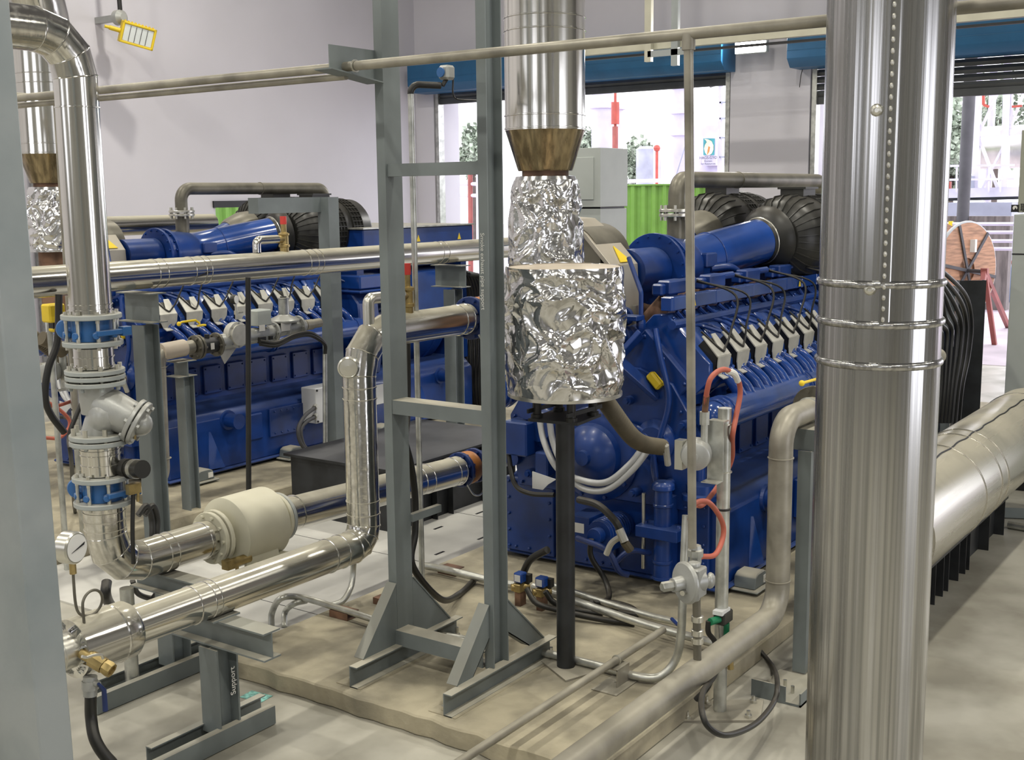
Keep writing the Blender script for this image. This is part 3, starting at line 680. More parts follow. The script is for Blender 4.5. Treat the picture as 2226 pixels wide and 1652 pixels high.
    for dz, dp in ((0, 0), (0.05, 12)):
        pth = smooth_path([at(1172 + dp * 1.8, 905, x=6.02), at(1183 + dp * 1.6, 960, x=6.0), at(1212 + dp, 1018 - dp * 0.5, x=5.97), at(1262, 1043 + dp * 1.3, x=5.95), at(1318, 1048 + dp * 1.4, x=5.95), at(1368 + dp * 0.5, 1010 + dp, x=6.0), at(1400 + dp, 970 + dp * 0.4, x=6.05)], 7)
        B(MB().tube(pth, 0.020, 12), 'drain_hose', 'white_hose')
    B(MB().tube([at(1447, 968, x=6.05), at(1452, 1010, x=6.1)], 0.02, 8), 'hose_wrap', 'cover_grey')
    # lower front hoses
    B(MB().tube(smooth_path([at(1105, 985, x=6.1), at(1118, 1050, x=6.05), at(1150, 1072, x=6.05), at(1205, 1076, x=6.05)], 8), 0.016, 10), 'black_hose', 'black_rubber')
    B(MB().tube(smooth_path([at(1258, 1086, x=5.8), at(1300, 1098, x=5.75), at(1335, 1130, x=5.72), at(1348, 1152, x=5.72)], 8), 0.022, 10), 'black_hose', 'black_rubber')
    B(MB().tube(smooth_path([at(1346, 1150, x=5.72), at(1358, 1178, x=5.72)], 4), 0.026, 10), 'hose_fitting', 'zinc')
    B(MB().tube([at(1357, 1178, x=5.72), at(1370, 1196, x=5.75)], 0.026, 10), 'hose_fitting', 'brown_hose')
    B(MB().tube(smooth_path([at(1352, 1165, x=5.72), at(1330, 1180, x=5.72), at(1318, 1205, x=5.72)], 6), 0.018, 10), 'hose_fitting', 'cover_grey')
    B(MB().tube(smooth_path([at(1255, 1170, x=5.9), at(1318, 1195, x=5.8), at(1345, 1240, x=5.8), at(1365, 1250, x=5.85)], 8), 0.018, 10), 'blue_hose', 'navy')
    B(MB().tube(smooth_path([at(1338, 1222, x=5.9), at(1370, 1198, x=5.95), at(1412, 1202, x=6.1)], 8), 0.018, 10), 'blue_hose', 'navy')
    # flywheel housing, generator, terminal box, cooler top box
    o = MB(); pr = [(0.02, 0.62), (-0.02, 0.85), (0.02, 1.35), (0.20, 1.55), (1.38, 1.55), (1.56, 1.35), (1.60, 0.85), (1.56, 0.62)]
    o.prism([E(2.42, a, b) for a, b in pr], (0.30, 0, 0)); B(o, 'flywheel_housing', bevel=0.015)
    B(MB().box(E(2.62, 0.12, 1.56), (0.42, 0.28, 0.14)).box(E(2.62, 0.12, 1.47), (0.48, 0.34, 0.03)), 'breather_box', 'blue_lit', bevel=0.02)
    B(MB().cyl(E(2.55, 0.03, 0.98), E(2.55, -0.12, 0.98), 0.12, seg=28).lathe(E(2.55, -0.1, 0.98), -Y, [(0.14, 0), (0.14, 0.03)], 28), 'barring_cover')
    o = MB().tube([E(2.72, 0.79, 1.10), E(4.05, 0.79, 1.10)], 0.60, 40)
    for xx in (2.8, 3.3, 3.9): o.ring(E(xx, 0.79, 1.1), X, 0.60, 0.015, 0.05, 40)
    B(o, 'generator')
    o = MB()
    for i in range(7): o.bb(6.27 + 2.92, 6.27 + 3.28, 2.9 + 0.14, 2.9 + 0.18, 0.1 + 1.02 + i * 0.05, 0.1 + 1.045 + i * 0.05)
    B(o, 'cooling_grille', 'navy')
    o = MB().bb(6.27 + 3.30, 6.27 + 4.02, 2.9 + 0.06, 2.9 + 0.5, 0.1 + 1.0, 0.1 + 1.62); B(o, 'terminal_box', 'blue_lit', bevel=0.02)
    o = MB().bb(6.27 + 2.5, 6.27 + 4.3, 2.9 + 0.0, 2.9 + 1.5, 0.1 + 1.80, 0.1 + 2.08); B(o, 'roof_box', bevel=0.01)
    o = MB().bb(6.27 + 2.48, 6.27 + 4.32, 2.9 - 0.02, 2.9 + 1.52, 0.1 + 2.08, 0.1 + 2.095); B(o, 'roof_lid', 'galvanised')
    o = MB()
    for xx in (3.35, 4.05): o.prism([E(xx - 0.03, -0.001, 1.93), E(xx + 0.03, -0.001, 1.93), E(xx, -0.001, 2.0)], (0, -0.002, 0))
    B(o, 'warning_sticker', 'yellow')
    B(MB().bb(6.27 + 2.5, 6.27 + 2.6, 2.9 + 0.1, 2.9 + 1.4, 0.1 + 1.5, 0.1 + 1.82), 'roof_stand'); B(MB().bb(6.27 + 4.2, 6.27 + 4.3, 2.9 + 0.1, 2.9 + 1.4, 0.1 + 0.6, 0.1 + 1.82), 'roof_stand')
    # gas riser, flanges and overhead gas pipe
    ro = MB(); xr, yr = 0.93, 0.79
    ro.tube([E(xr, yr, 2.02), E(xr, yr, 2.24)], 0.062, 24).lathe(E(xr, yr, 2.02), Z, [(0.09, 0), (0.09, 0.02)], 24)
    ris_ = B(ro, 'gas_riser', 'pipe_steel')
    o = MB().flange(E(xr, yr, 2.255), Z, 0.115, 0.022, 8, 0.10, 0.010, 0.025).flange(E(xr, yr, 2.285), Z, 0.115, 0.022, 8, 0.10, 0.010, 0.025); B(o, 'riser_flange', 'zinc', ris_)
    return t
engine = make_engine()
engine2 = copy_tree(engine, (0, 5.03, 0))
for dy, xe, lab in ((0, 3.6, 'dull steel gas pipe bending over the near blue engine toward the big stack'), (5.03, 2.80, 'dull steel gas pipe bridging above the far blue engine before the white wall')):
    a_ = V((0, dy, 0)); pth = [q + a_ for q in fillet([E(0.93, 0.79, 2.296), E(0.93, 0.79, 2.49), E(xe, 0.79, 2.49), E(xe, 0.79, 2.38)], 0.11, 8)]
    tag(MB().tube(pth, 0.056, 24).ring(E(1.9, 0.79, 2.49) + a_, X, 0.056, 0.006, 0.01).build('overhead_gas_pipe', 'pipe_steel'), lab, 'pipe')
engine2['label'] = 'blue gas engine generator standing nearest the white left wall, behind the vertical silver pipe'

# ------------------------------------------------------------------ foreground steel column
o = MB(); xr = at(89, 1652, y=3.6).x
ln_ = lambda z_: 0.0195 * (z_ - 0.55)
o.prism([V((xr, 3.6 + ln_(0), 0)), V((xr + 0.13, 3.6 + ln_(0), 0)), V((xr + 0.13, 3.90 + ln_(0), 0)), V((xr, 3.90 + ln_(0), 0))], (0, ln_(6.5) - ln_(0), 6.5))
t = thing('steel_column', 'thick grey painted steel column filling the left edge, nearest the viewer', 'column', (xr + .06, 3.75, 0))
o.build('column_shaft', 'column_paint', t, bevel=0.006)
MB().bb(xr - 0.06, xr + 0.2, 3.54, 3.96, 0, 0.02).build('base_plate', 'column_paint', t)

def clad_pipe(name, label, cat, path, r, fr, beads, m='clad_x', n=3, group=None, seg=40, parent=None, bw=0.010, bt=0.004):
    o = MB(); o.tube(fillet(path, fr, n) if fr else path, r, seg)
    for (p, ax) in beads: o.ring(p, ax, r, bt, bw, seg)
    if fr:
        P_ = fillet(path, fr, n)
        for i in range(1, len(P_) - 1):
            o.hoop(P_[i], (P_[i + 1] - P_[i]).normalized() + (P_[i] - P_[i - 1]).normalized(), r * 1.006, 0.0035, seg)
    if parent is not None: return o.build(name, m, parent, sharp=12 if fr else 30)
    return tag(o.build(name, m, sharp=12 if fr else 30), label, cat, group)

# ------------------------------------------------------------------ riser with valves at the left (x 3.5, y 4.95)
rx, ry, rr = 3.505, 4.95, 0.100
def rz(z): return V((rx, ry, z))
zt = 3.27
clad_pipe('insulated_pipe', 'upright bright silver pipe with segmented elbow beside the left column, above the grey valves', 'pipe',
          [V((1.2, ry, zt)), V((rx, ry, zt)), rz(1.955)], rr, 0.20,
          [(V((2.75, ry, zt)), X), (V((2.65, ry, zt)), X), (rz(2.93), Z), (rz(2.0), Z), (rz(1.975), Z)] , 'clad_v')
def flange_pair(name, z, label, group='grey pipe flanges of the riser'):
    o = MB().flange(rz(z + 0.014), Z, 0.142, 0.022, 8, 0.12, 0.011, 0.022, 1).flange(rz(z - 0.014), Z, 0.142, 0.022, 8, 0.12, 0.011, 0.022, 1)
    return tag(o.build(name, ['flange_grey', 'zinc']), label, 'flange')
def butterfly(z0, z1, label, dark):
    t = thing('butterfly_valve', label, 'valve', rz(z0))
    o = MB().flange(rz(z1 - 0.012), Z, 0.142, 0.024, 8, 0.12, 0.010, 0.015, 1); o.build('upper_flange', ['flange_grey', 'zinc'], t)
    o = MB().flange(rz(z0 + 0.012), Z, 0.142, 0.024, 8, 0.12, 0.010, 0.015, 1); o.build('lower_flange', ['flange_grey', 'zinc'], t)
    zm = (z0 + z1) / 2
    o = MB().cyl(rz(z0 + 0.024), rz(z1 - 0.024), 0.098, seg=28)
    for k in range(8):
        a = math.pi / 4 * k + 0.3; o.cyl(rz(zm) + V((0.1 * math.cos(a), 0.1 * math.sin(a), -0.02)), rz(zm) + V((0.135 * math.cos(a), 0.135 * math.sin(a), -0.02)), 0.018, seg=8)
    o.box(rz(zm - 0.01) + V((0.02, -0.12, 0)), (0.16, 0.03, 0.026)).box(rz(zm - 0.01) + V((0.10, -0.12, 0)), (0.05, 0.04, 0.045))
    o.build('valve_body', 'valve_blue', t, bevel=0.003)
    o = MB()
    for k in range(8):
        a = math.pi / 4 * (k + 0.5); q = V((0.12 * math.cos(a), 0.12 * math.sin(a), 0)); o.cyl(rz(z0) + q, rz(z1) + q, 0.009, seg=8)
    o.build('tie_bolts', 'galvanised', t)
    c = rz(zm) + V((-0.06, 0.12, 0)); o = MB().lathe(c, V((-0.8, -0.6, 0)), [(0.045, -0.03), (0.052, 0), (0.045, 0.012), (0.02, 0.014)], 28).cyl(c, rz(zm), 0.02)
    o.build('gear_housing', 'valve_blue', t)
    return t
butterfly(1.80, 1.955, 'upper butterfly valve with pale blue body between grey flanges, right under the silver riser', 0)
clad_pipe('pipe_sleeve', 'short silver clad sleeve between the upper valve and the double flange', 'pipe', [rz(1.79), rz(1.69)], 0.094, 0, [(rz(1.745), Z), (rz(1.70), Z)], 'clad_v')
flange_pair('pipe_flange', 1.66, 'upper pair of grey flanges bolted above the grey strainer body')
t = thing('check_valve', 'cast grey angled valve body with bolted side bonnet in the riser', 'valve', rz(1.35))
o = MB().tube(smooth_path([rz(1.63), rz(1.55), rz(1.47) + V((0.005, 0, 0))], 5), lambda u: 0.085 - 0.005 * u, 28, True)
bdir = V((0.45, -0.62, -0.42)).normalized(); bc = rz(1.52)
o.tube([bc, bc + bdir * 0.07, bc + bdir * 0.19], [0.085, 0.098, 0.088], 28)
o.tube(smooth_path([bc + V((0.02, 0, -0.02)), rz(1.46) + V((-0.0, -0.05, 0)), rz(1.42) + V((0, -0.02, 0)), rz(1.36)], 5), lambda u: 0.086 - 0.01 * math.sin(u * 3.14), 28)
o.build('valve_body', 'cast_grey', t, sharp=50)
MB().flange(bc + bdir * 0.20, bdir, 0.115, 0.022, 6, 0.095, 0.012, 0.014).flange(bc + bdir * 0.228, bdir, 0.115, 0.022, 6, 0.095, 0.012, 0.014).sphere(bc + bdir * 0.235, 0.06, 16).build('bonnet', 'cast_grey', LAST[0])
MB().flange(rz(1.615), Z, 0.142, 0.022, 8, 0.12, 0.011, 0.02).build('upper_flange', 'flange_grey', t)
o = MB().flange(rz(1.352), Z, 0.142, 0.024, 8, 0.12, 0.012, 0.035, 1); o.build('lower_flange', ['flange_grey', 'zinc'], t)
tag(MB().flange(rz(1.322), Z, 0.142, 0.024, 8, 0.12, 0.010, 0.012).build('pipe_flange', 'flange_grey'), 'single grey flange directly beneath the cast grey valve body', 'flange')
clad_pipe('pipe_sleeve', 'short silver clad sleeve above the lower bright blue valve', 'pipe', [rz(1.30), rz(1.16)], 0.094, 0, [(rz(1.26), Z), (rz(1.21), Z), (rz(1.285), Z)], 'clad_v')
butterfly(1.005, 1.155, 'lower butterfly valve with bright blue body below the cast grey valve', 0)
zl = 0.665
clad_pipe('insulated_pipe', 'silver clad pipe bending from the valve stack toward the cream drum', 'pipe',
          [rz(1.0), rz(zl), V((4.15, ry, zl))], rr, 0.19,
          [(rz(0.97), Z), (rz(0.925), Z), (rz(0.88), Z), (V((3.83, ry, zl)), X), (V((3.88, ry, zl)), X), (V((4.10, ry, zl)), X)], 'clad_x', n=3)
# cream drum
t = thing('cream_drum', 'cream painted cylindrical drum with bolted end flanges in the silver pipe line', 'drum', (4.5, ry, 0.4))
MB().lathe((4.245, ry, zl), X, [(0.10, 0), (0.19, 0.02), (0.20, 0.025), (0.20, 0.33), (0.19, 0.335), (0.10, 0.36)], 48).build('drum_shell', 'cream_paint', t)
MB().flange((4.165, ry, zl), X, 0.145, 0.025, 10, 0.122, 0.010, 0.015).flange((4.20, ry, zl), X, 0.15, 0.025, 10, 0.122, 0.010, 0.015).cyl((4.20, ry, zl), (4.27, ry, zl), 0.10).build('end_flange', 'cream_paint', t)
MB().flange((4.65, ry, zl), X, 0.145, 0.025, 10, 0.122, 0.011, 0.018).cyl((4.58, ry, zl), (4.65, ry, zl), 0.095).build('end_flange', 'cream_paint', t)
MB().prism([V((4.28, ry - 0.16, zl - 0.1)), V((4.50, ry - 0.16, zl - 0.1)), V((4.55, ry - 0.16, 0.40)), V((4.26, ry - 0.16, 0.40))], (0, 0.02, 0)).cyl((4.33, ry - 0.12, zl - 0.18), (4.33, ry - 0.28, zl - 0.17), 0.025).cyl((4.55, ry - 0.12, zl - 0.18), (4.55, ry - 0.26, zl - 0.17), 0.03).build('drain_boss', 'cream_paint', t)
tag(MB().cyl((4.16, 4.80, 0.545), (4.30, 4.80, 0.545), 0.026).box((4.15, 4.80, 0.545), (0.05, 0.05, 0.05)).cyl((4.21, 4.80, 0.53), (4.21, 4.80, 0.47), 0.010).cyl((4.16, 4.80, 0.465), (4.26, 4.80, 0.465), 0.007).build('drain_tap', 'brass'),
    'small brass drain tap under the left end of the cream drum', 'tap')
clad_pipe('insulated_pipe', 'silver clad pipe from the cream drum passing behind the upright pipe to an orange joint', 'pipe',
          [V((4.69, ry, zl)), V((6.38, ry, 0.60))], 0.100, 0, [(V((4.73, ry, zl)), X), (V((4.80, ry, zl)), X), (V((6.02, ry, 0.615)), X), (V((5.93, ry, 0.62)), X), (V((6.30, ry, 0.605)), X), (V((6.37, ry, 0.60)), X)], 'clad_x')
tag(MB().flange((4.68, ry, zl), X, 0.143, 0.022, 8, 0.12, 0.009, 0.01).build('pipe_flange', 'flange_grey'), 'grey flange at the right end of the cream drum', 'flange')
def rubber_joint(x0, y, z, label):
    t = thing('rubber_joint', label, 'joint', (x0 + 0.1, y, z))
    for k_ in (0.03, 0.19): MB().flange((x0 + k_, y, z), X, 0.125, 0.025, 8, 0.108, 0.010, 0.02).build('flange', 'navy', t)
    MB().lathe((x0 + 0.045, y, z), X, [(0.085, 0), (0.115, 0.035), (0.118, 0.065), (0.115, 0.095), (0.085, 0.13)], 32).build('bellows', 'joint_orange', t)
    MB().tube([V((x0 + 0.2, y, z)), V((x0 + 0.62, y, z))], 0.08, 24).build('blue_spool', 'navy', t)
    MB().tube(smooth_path([V((x0, y - 0.08, z - 0.09)), V((x0 + 0.05, y - 0.1, z - 0.17)), V((x0 + 0.14, y - 0.1, z - 0.18)), V((x0 + 0.22, y - 0.08, z - 0.10))], 6), 0.006, 8).build('earth_strap', 'galvanised', t)
rubber_joint(6.38, ry, 0.60, 'lower orange rubber joint between dark blue flanges left of the chalk marked post')

# ------------------------------------------------------------------ lower silver line (y 4.1)
ly, lz, lr = 4.1, 0.70, 0.086
clad_pipe('insulated_pipe', 'long silver clad pipe crossing the lower left then rising upright beside the left post', 'pipe',
          [V((2.93, ly, lz)), V((4.47, ly, lz)), V((4.47, ly, 1.80)), V((5.40, ly, 1.80))], lr, [0.10, 0.21], 
          [(V((3.32, ly, lz)), X), (V((3.40, ly, lz)), X), (V((3.435, ly, lz)), X), (V((4.19, ly, lz)), X), (V((4.28, ly, lz)), X), (V((4.47, ly, 0.86)), Z), (V((4.47, ly, 0.93)), Z), (V((4.47, ly, 1.53)), Z), (V((4.47, ly, 1.47)), Z), (V((5.30, ly, 1.80)), X), (V((5.37, ly, 1.80)), X)], 'clad_x', n=3)
rubber_joint(5.40, ly, 1.80, 'upper orange rubber joint between dark blue flanges beside the chalk marked post')
t = thing('insulated_reducer', 'fat silver insulation sleeve with foil edge where the lower silver pipe starts', 'pipe', (2.9, ly, lz - .12))
MB().lathe((2.70, ly, lz), X, [(0.095, 0), (0.122, 0.005), (0.122, 0.20), (0.126, 0.205), (0.122, 0.21), (0.122, 0.27), (0.112, 0.285), (0.088, 0.29)], 44).build('sleeve', 'clad_x', t)
o = MB(); rnd = random.Random(2)
for i in range(34):
    a = 2 * math.pi * i / 34; Rm = Matrix.Rotation(a, 3, 'X'); h = rnd.uniform(-0.02, 0.015)
    o.prism([V((2.70, ly, lz)) + Rm @ V((0.0, -0.011, 0.08)), V((2.70, ly, lz)) + Rm @ V((h - 0.01, 0, 0.10)), V((2.71, ly, lz)) + Rm @ V((0, 0.003, 0.122)), V((2.70, ly, lz)) + Rm @ V((h, 0.011, 0.10))], (0.012, 0, 0))
o.build('foil_edge', 'foil', t, sharp=10)
MB().tube([V((1.8, ly, lz)), V((2.72, ly, lz))], 0.075, 32).ring((2.64, ly, lz), X, 0.075, 0.004, 0.014).build('bare_pipe', 'zinc', t)
# valves on it
def T(px, py, y): return at(px, py, y=y)
t = thing('ball_valve', 'brass ball valve with open end pointing at the viewer below the foil edge', 'valve', T(215, 1440, 3.98))
a = T(178, 1418, 4.02); b = T(238, 1455, 3.90)
MB().cyl(a, b, 0.024, seg=20).cyl(a.lerp(b, 0.35), a.lerp(b, 0.8), 0.032, seg=8).lathe(b, b - a, [(0.030, -0.025), (0.033, 0), (0.030, 0.012), (0.022, 0.012), (0.021, -0.02)], 8).build('valve_body', 'brass', t)
MB().tube(smooth_path([T(224, 1432, 3.9), T(220, 1424, 3.9), T(205, 1424, 3.9), T(188, 1429, 3.9), T(178, 1427, 3.9)], 5), 0.006, 8).build('lever', 'zinc', t)
t = thing('hose_ball_valve', 'ball valve with dark blue lever feeding the green and black hose at lower left', 'valve', T(196, 1500, 4.0))
MB().cyl(T(196, 1470, 4.0), T(196, 1512, 4.0), 0.028, seg=16).cyl(T(196, 1480, 4.0), T(196, 1498, 4.0), 0.034, seg=8).cyl(T(196, 1485, 4.0), T(215, 1487, 3.95), 0.012).build('valve_body', 'cast_grey', t); hb_ = LAST[0]
MB().tube([T(214, 1486, 3.94), T(226, 1500, 3.94), T(229, 1545, 3.94)], [0.006, 0.010, 0.011], 8).build('lever', 'navy', hb_)
tag(MB().tube(smooth_path([T(197, 1512, 4.0), T(198, 1560, 4.0), T(208, 1610, 3.95), T(240, 1655, 3.9), T(300, 1700, 3.85), V((3.3, 3.6, 0.03)), V((3.6, 3.2, 0.03))], 10), 0.024, 16).build('drain_hose', 'green_hose' if 'green_hose' in MATS else 'black_rubber'),
    'green and black drain hose curving down to the floor at lower left', 'hose')
t = thing('pressure_gauge', 'round chrome pressure gauge with coiled siphon tube beside the left column', 'gauge', T(148, 1345, 4.1))
gc = T(155, 1190, 4.1); gd = V((0.25, -1, 0.0)).normalized()
MB().lathe(gc, gd, [(0.058, -0.035), (0.066, -0.03), (0.066, 0.022), (0.060, 0.028)], 36).build('gauge_case', 'zinc', t)
MB().lathe(gc + gd * 0.0285, gd, [(0.056, 0), (0.056, 0.002)], 32).build('dial', 'dial', t)
MB().prism([gc + gd * 0.032 + V((-0.035, -0.008, -0.012)), gc + gd * 0.032 + V((0.04, 0.01, 0.016)), gc + gd * 0.032 + V((0.035, 0.008, 0.006))], gd * 0.002).build('needle', 'ink', LAST[0])
MB().cyl(gc - V((0, 0, 0.06)), gc - V((0, 0, 0.11)), 0.014, seg=8).build('gauge_fitting', 'brass', t)
lp = [gc - V((0, 0, 0.10)), gc - V((0, 0, 0.22))] + [gc - V((-0.055 + 0.055 * math.cos(k / 12 * 2 * math.pi), 0.004 * k, 0.245 + 0.055 * math.sin(k / 12 * 2 * math.pi))) for k in range(1, 13)] + [gc - V((0, 0.05, 0.30)), gc - V((0, 0.05, 0.42))]
MB().tube(smooth_path(lp, 4), 0.006, 8).build('siphon_tube', 'pipe_steel', t)
MB().cyl(gc - V((0, 0.05, 0.42)), gc - V((0, 0.05, 0.47)), 0.018, seg=8).build('isolating_valve', 'brass', t)
q = gc - V((0, 0.06, 0.44)); MB().tube([q, q + V((0.025, 0, 0.02)), q + V((0.05, 0, 0.07))], [0.006, 0.009, 0.008], 8).build('green_lever', 'green_valve', t)

# ------------------------------------------------------------------ supports
def foot_channel(mb, x0, x1, y, s, z=0.05, h=0.10, b=0.05, t=0.006):
    mb.beam(V((x0, y, z)), V((x1, y, z)), [(u_, v_ * s) for u_, v_ in C_prof(h, b, t)], Z)
t = thing('pipe_support', 'grey I-beam stand marked in chalk under the lower silver pipe', 'support', (3.45, 4.1, 0))
o = MB().beam(V((3.46, 4.1, 0.06)), V((3.46, 4.1, 0.47)), I_prof(0.125, 0.12, 0.007, 0.010), X); o.build('post', 'grey_paint', t)
o = MB().beam(V((3.46, 3.74, 0.545)), V((3.46, 4.48, 0.545)), I_prof(0.13, 0.10, 0.006, 0.008), Z); o.build('cross_beam', 'grey_paint', t)
MB().box((3.46, 4.08, 0.612), (0.16, 0.1, 0.008)).build('saddle_plate', 'grey_paint', t)
o = MB().beam(V((2.95, 4.02, 0.05)), V((3.72, 4.02, 0.05)), [(u_, -v_) for u_, v_ in C_prof(0.09, 0.04, 0.006)], Z).beam(V((3.1, 4.19, 0.05)), V((3.78, 4.19, 0.05)), C_prof(0.09, 0.04, 0.006), Z); o.build('foot_rail', 'grey_paint', t)
text('chalk_writing', 'Support', 0.042, 'chalk', (3.485, 4.0385, 0.30), Z, -X, t, 0.0006)
t = thing('pipe_support', 'grey H-beam stand behind the lower silver pipe carrying the valve stack elbow', 'support', (3.75, 4.95, 0))
MB().beam(V((3.86, 4.92, 0.06)), V((3.86, 4.92, 0.45)), I_prof(0.12, 0.12, 0.007, 0.009), X).build('post', 'grey_paint', t)
MB().beam(V((3.86, 4.62, 0.50)), V((3.86, 5.2, 0.50)), I_prof(0.11, 0.10, 0.006, 0.008), Z).build('cross_beam', 'grey_paint', t)
MB().beam(V((3.3, 4.82, 0.05)), V((4.2, 4.82, 0.05)), [(u_, -v_) for u_, v_ in C_prof(0.09, 0.04, 0.006)], Z).beam(V((3.4, 5.03, 0.05)), V((4.3, 5.03, 0.05)), C_prof(0.09, 0.04, 0.006), Z).build('foot_rail', 'grey_paint', t)
MB().cyl((3.57, 4.9, 0.0), (3.57, 4.9, 0.56), 0.035).build('round_strut', 'galvanised', t)

# the two post trestle in the middle
t = thing('pipe_trestle', 'tall grey trestle of two channel posts on the dusty pad, chalk writing on one', 'trestle', (4.45, 3.58, 0.1))
def post(x, y, s, z0, z1, nm='post'):
    o = MB().beam(V((x, y, z0)), V((x, y, z1)), [(u_, v_ * s) for u_, v_ in C_prof(0.126, 0.053, 0.007)], X); return o.build(nm, 'grey_paint', t)
xp = 4.50
post(xp, 3.295, -1, 0.2, 4.6); post(xp, 3.855, 1, 0.2, 4.6)
ztop = at(940, 352, x=xp).z; zru = ztop - 0.035
MB().bb(xp - 0.05, xp + 0.0, 3.295, 3.855, zru - 0.03, zru + 0.03).build('rung', 'grey_paint', t)
zr = at(945, 895, x=xp - 0.05).z
MB().bb(xp - 0.06, xp + 0.05, 3.295, 3.855, zr - 0.035, zr + 0.035).build('rung', 'grey_paint', t)
zb = at(945, 1405, x=xp - 0.1).z
MB().beam(V((xp - 0.03, 3.30, 0.245)), V((xp - 0.03, 3.87, 0.245)), [(u_, v_ - 0.05) for u_, v_ in C_prof(0.08, 0.10, 0.006)], Z).build('bottom_beam', 'grey_paint', t)
for (y, s, xa, xb) in ((3.27, 1, 4.07, 4.97), (3.86, 1, 4.07, 4.93)):
    o = MB(); foot_channel(o, xa, xb, y, s, 0.155, 0.11); o.build('foot_rail', 'grey_paint', t)
    # braces both sides: a gusset plate with a sloping flange
    for (x0, x1, x2) in ((xa + 0.10, xp - 0.065, 1), (xb - 0.06, xp + 0.065, -1)):
        o = MB(); yy = y - 0.004
        w = 0.10 * x2
        o.prism([V((x0, yy, 0.21)), V((x0 + w * 1.3, yy, 0.21)), V((x1, yy, 0.36)), V((x1, yy, 0.53))] if y < 3.5 else [V((x0, yy, 0.21)), V((x1, yy, 0.21)), V((x1, yy, 0.53))], (0, 0.006, 0))
        dvec = (V((x1, 0, 0.53)) - V((x0, 0, 0.21))).normalized()
        o.prism([V((x0, yy - 0.005, 0.21)), V((x1, yy - 0.005, 0.53)), V((x1, yy + 0.058, 0.53)), V((x0, yy + 0.058, 0.21))], V((-dvec.z * x2, 0, abs(dvec.x))) * 0.007)
        if y < 3.5: o.prism([V((x0 + w * 1.3, yy, 0.21)), V((x1, yy, 0.36)), V((x1, yy + 0.05, 0.36)), V((x0 + w * 1.3, yy + 0.05, 0.21))], V((0, 0, 0.006)))
        o.build('brace', 'grey_paint', t)
    MB().cyl((xa + 0.05, y + 0.03, 0.1), (xa + 0.05, y + 0.03, 0.16), 0.010, seg=8).cyl((xa + 0.05, y + 0.03, 0.1), (xa + 0.05, y + 0.03, 0.125), 0.018, seg=6).cyl((xb - 0.04, y - 0.04, 0.1), (xb - 0.04, y - 0.04, 0.16), 0.010, seg=8).cyl((xb - 0.04, y - 0.04, 0.1), (xb - 0.04, y - 0.04, 0.125), 0.018, seg=6).build('anchor_bolt', 'zinc', t)
    MB().bb(xa, xb + 0.06, y - 0.07, y + 0.09, 0.1, 0.104).build('grout_plate', 'pad_concrete', t)
text('chalk_writing', 'Smoke exhaust pipe support', 0.031, 'chalk', (xp - 0.0645, 3.274, at(1055, 590, y=3.27).z), -Z, -Y, t, 0.0006)
# cantilever bracket on the left post and bracing
zk = at(860, 190, y=3.855).z
MB().prism([V((xp - 0.06, 3.90, zk + 0.02)), V((xp - 0.06, 3.90, zk + 0.17)), V((4.12, 3.90, zk + 0.17)), V((4.12, 3.90, zk + 0.06))], (0, 0.006, 0)).prism([V((xp - 0.06, 3.85, zk + 0.02)), V((4.08, 3.85, zk + 0.06)), V((4.08, 3.96, zk + 0.06)), V((xp - 0.06, 3.96, zk + 0.02))], (0, 0, -0.006)).build('bracket_arm', 'grey_paint', t)
MB().bb(xp + 0.06, xp + 0.30, 3.84, 3.87, 0.83, 0.87).build('conduit_bracket', 'grey_paint', t)

# overhead twin pipes (run along Y at x 4.2)
tx = 4.22; tz = at(1150, 107, x=tx).z; tz2 = at(1500, 75, x=tx).z
def topz(px, py): return at(px, py, x=tx)
a = topz(1805, 38); b = topz(-60, 205)
o = MB().tube([V((tx, a.y - 1.2, tz)), V((tx, b.y, tz))], 0.022, 18); q = topz(772, 122); o.ring(V((tx, q.y, tz)), Y, 0.026, 0.003, 0.008)
q = topz(1497, 80); o.tube([V((tx, q.y, tz)), V((tx, q.y, tz - 0.06))], 0.026, 14)
tag(o.build('overhead_pipe', 'raw_pipe'), 'grey brown steel pipe crossing the whole view at the top, front of the pair', 'pipe')
ty0 = q.y
o = MB().tube([V((tx + 0.03, 3.92, tz - 0.040)), V((tx + 0.03, b.y, tz - 0.040))], 0.0165, 14)
tag(o.build('overhead_pipe', 'raw_pipe'), 'thinner pipe hanging just under the overhead pipe, left of the trestle', 'pipe')
tag(MB().lathe((tx, at(772, 122, x=tx).y, tz), Y, [(0.024, -0.004), (0.029, -0.004), (0.029, 0.004), (0.024, 0.004)], 20).build('pipe_clamp', 'zinc'), 'small U-shaped clamp holding the overhead pipe on the trestle arm', 'clamp')

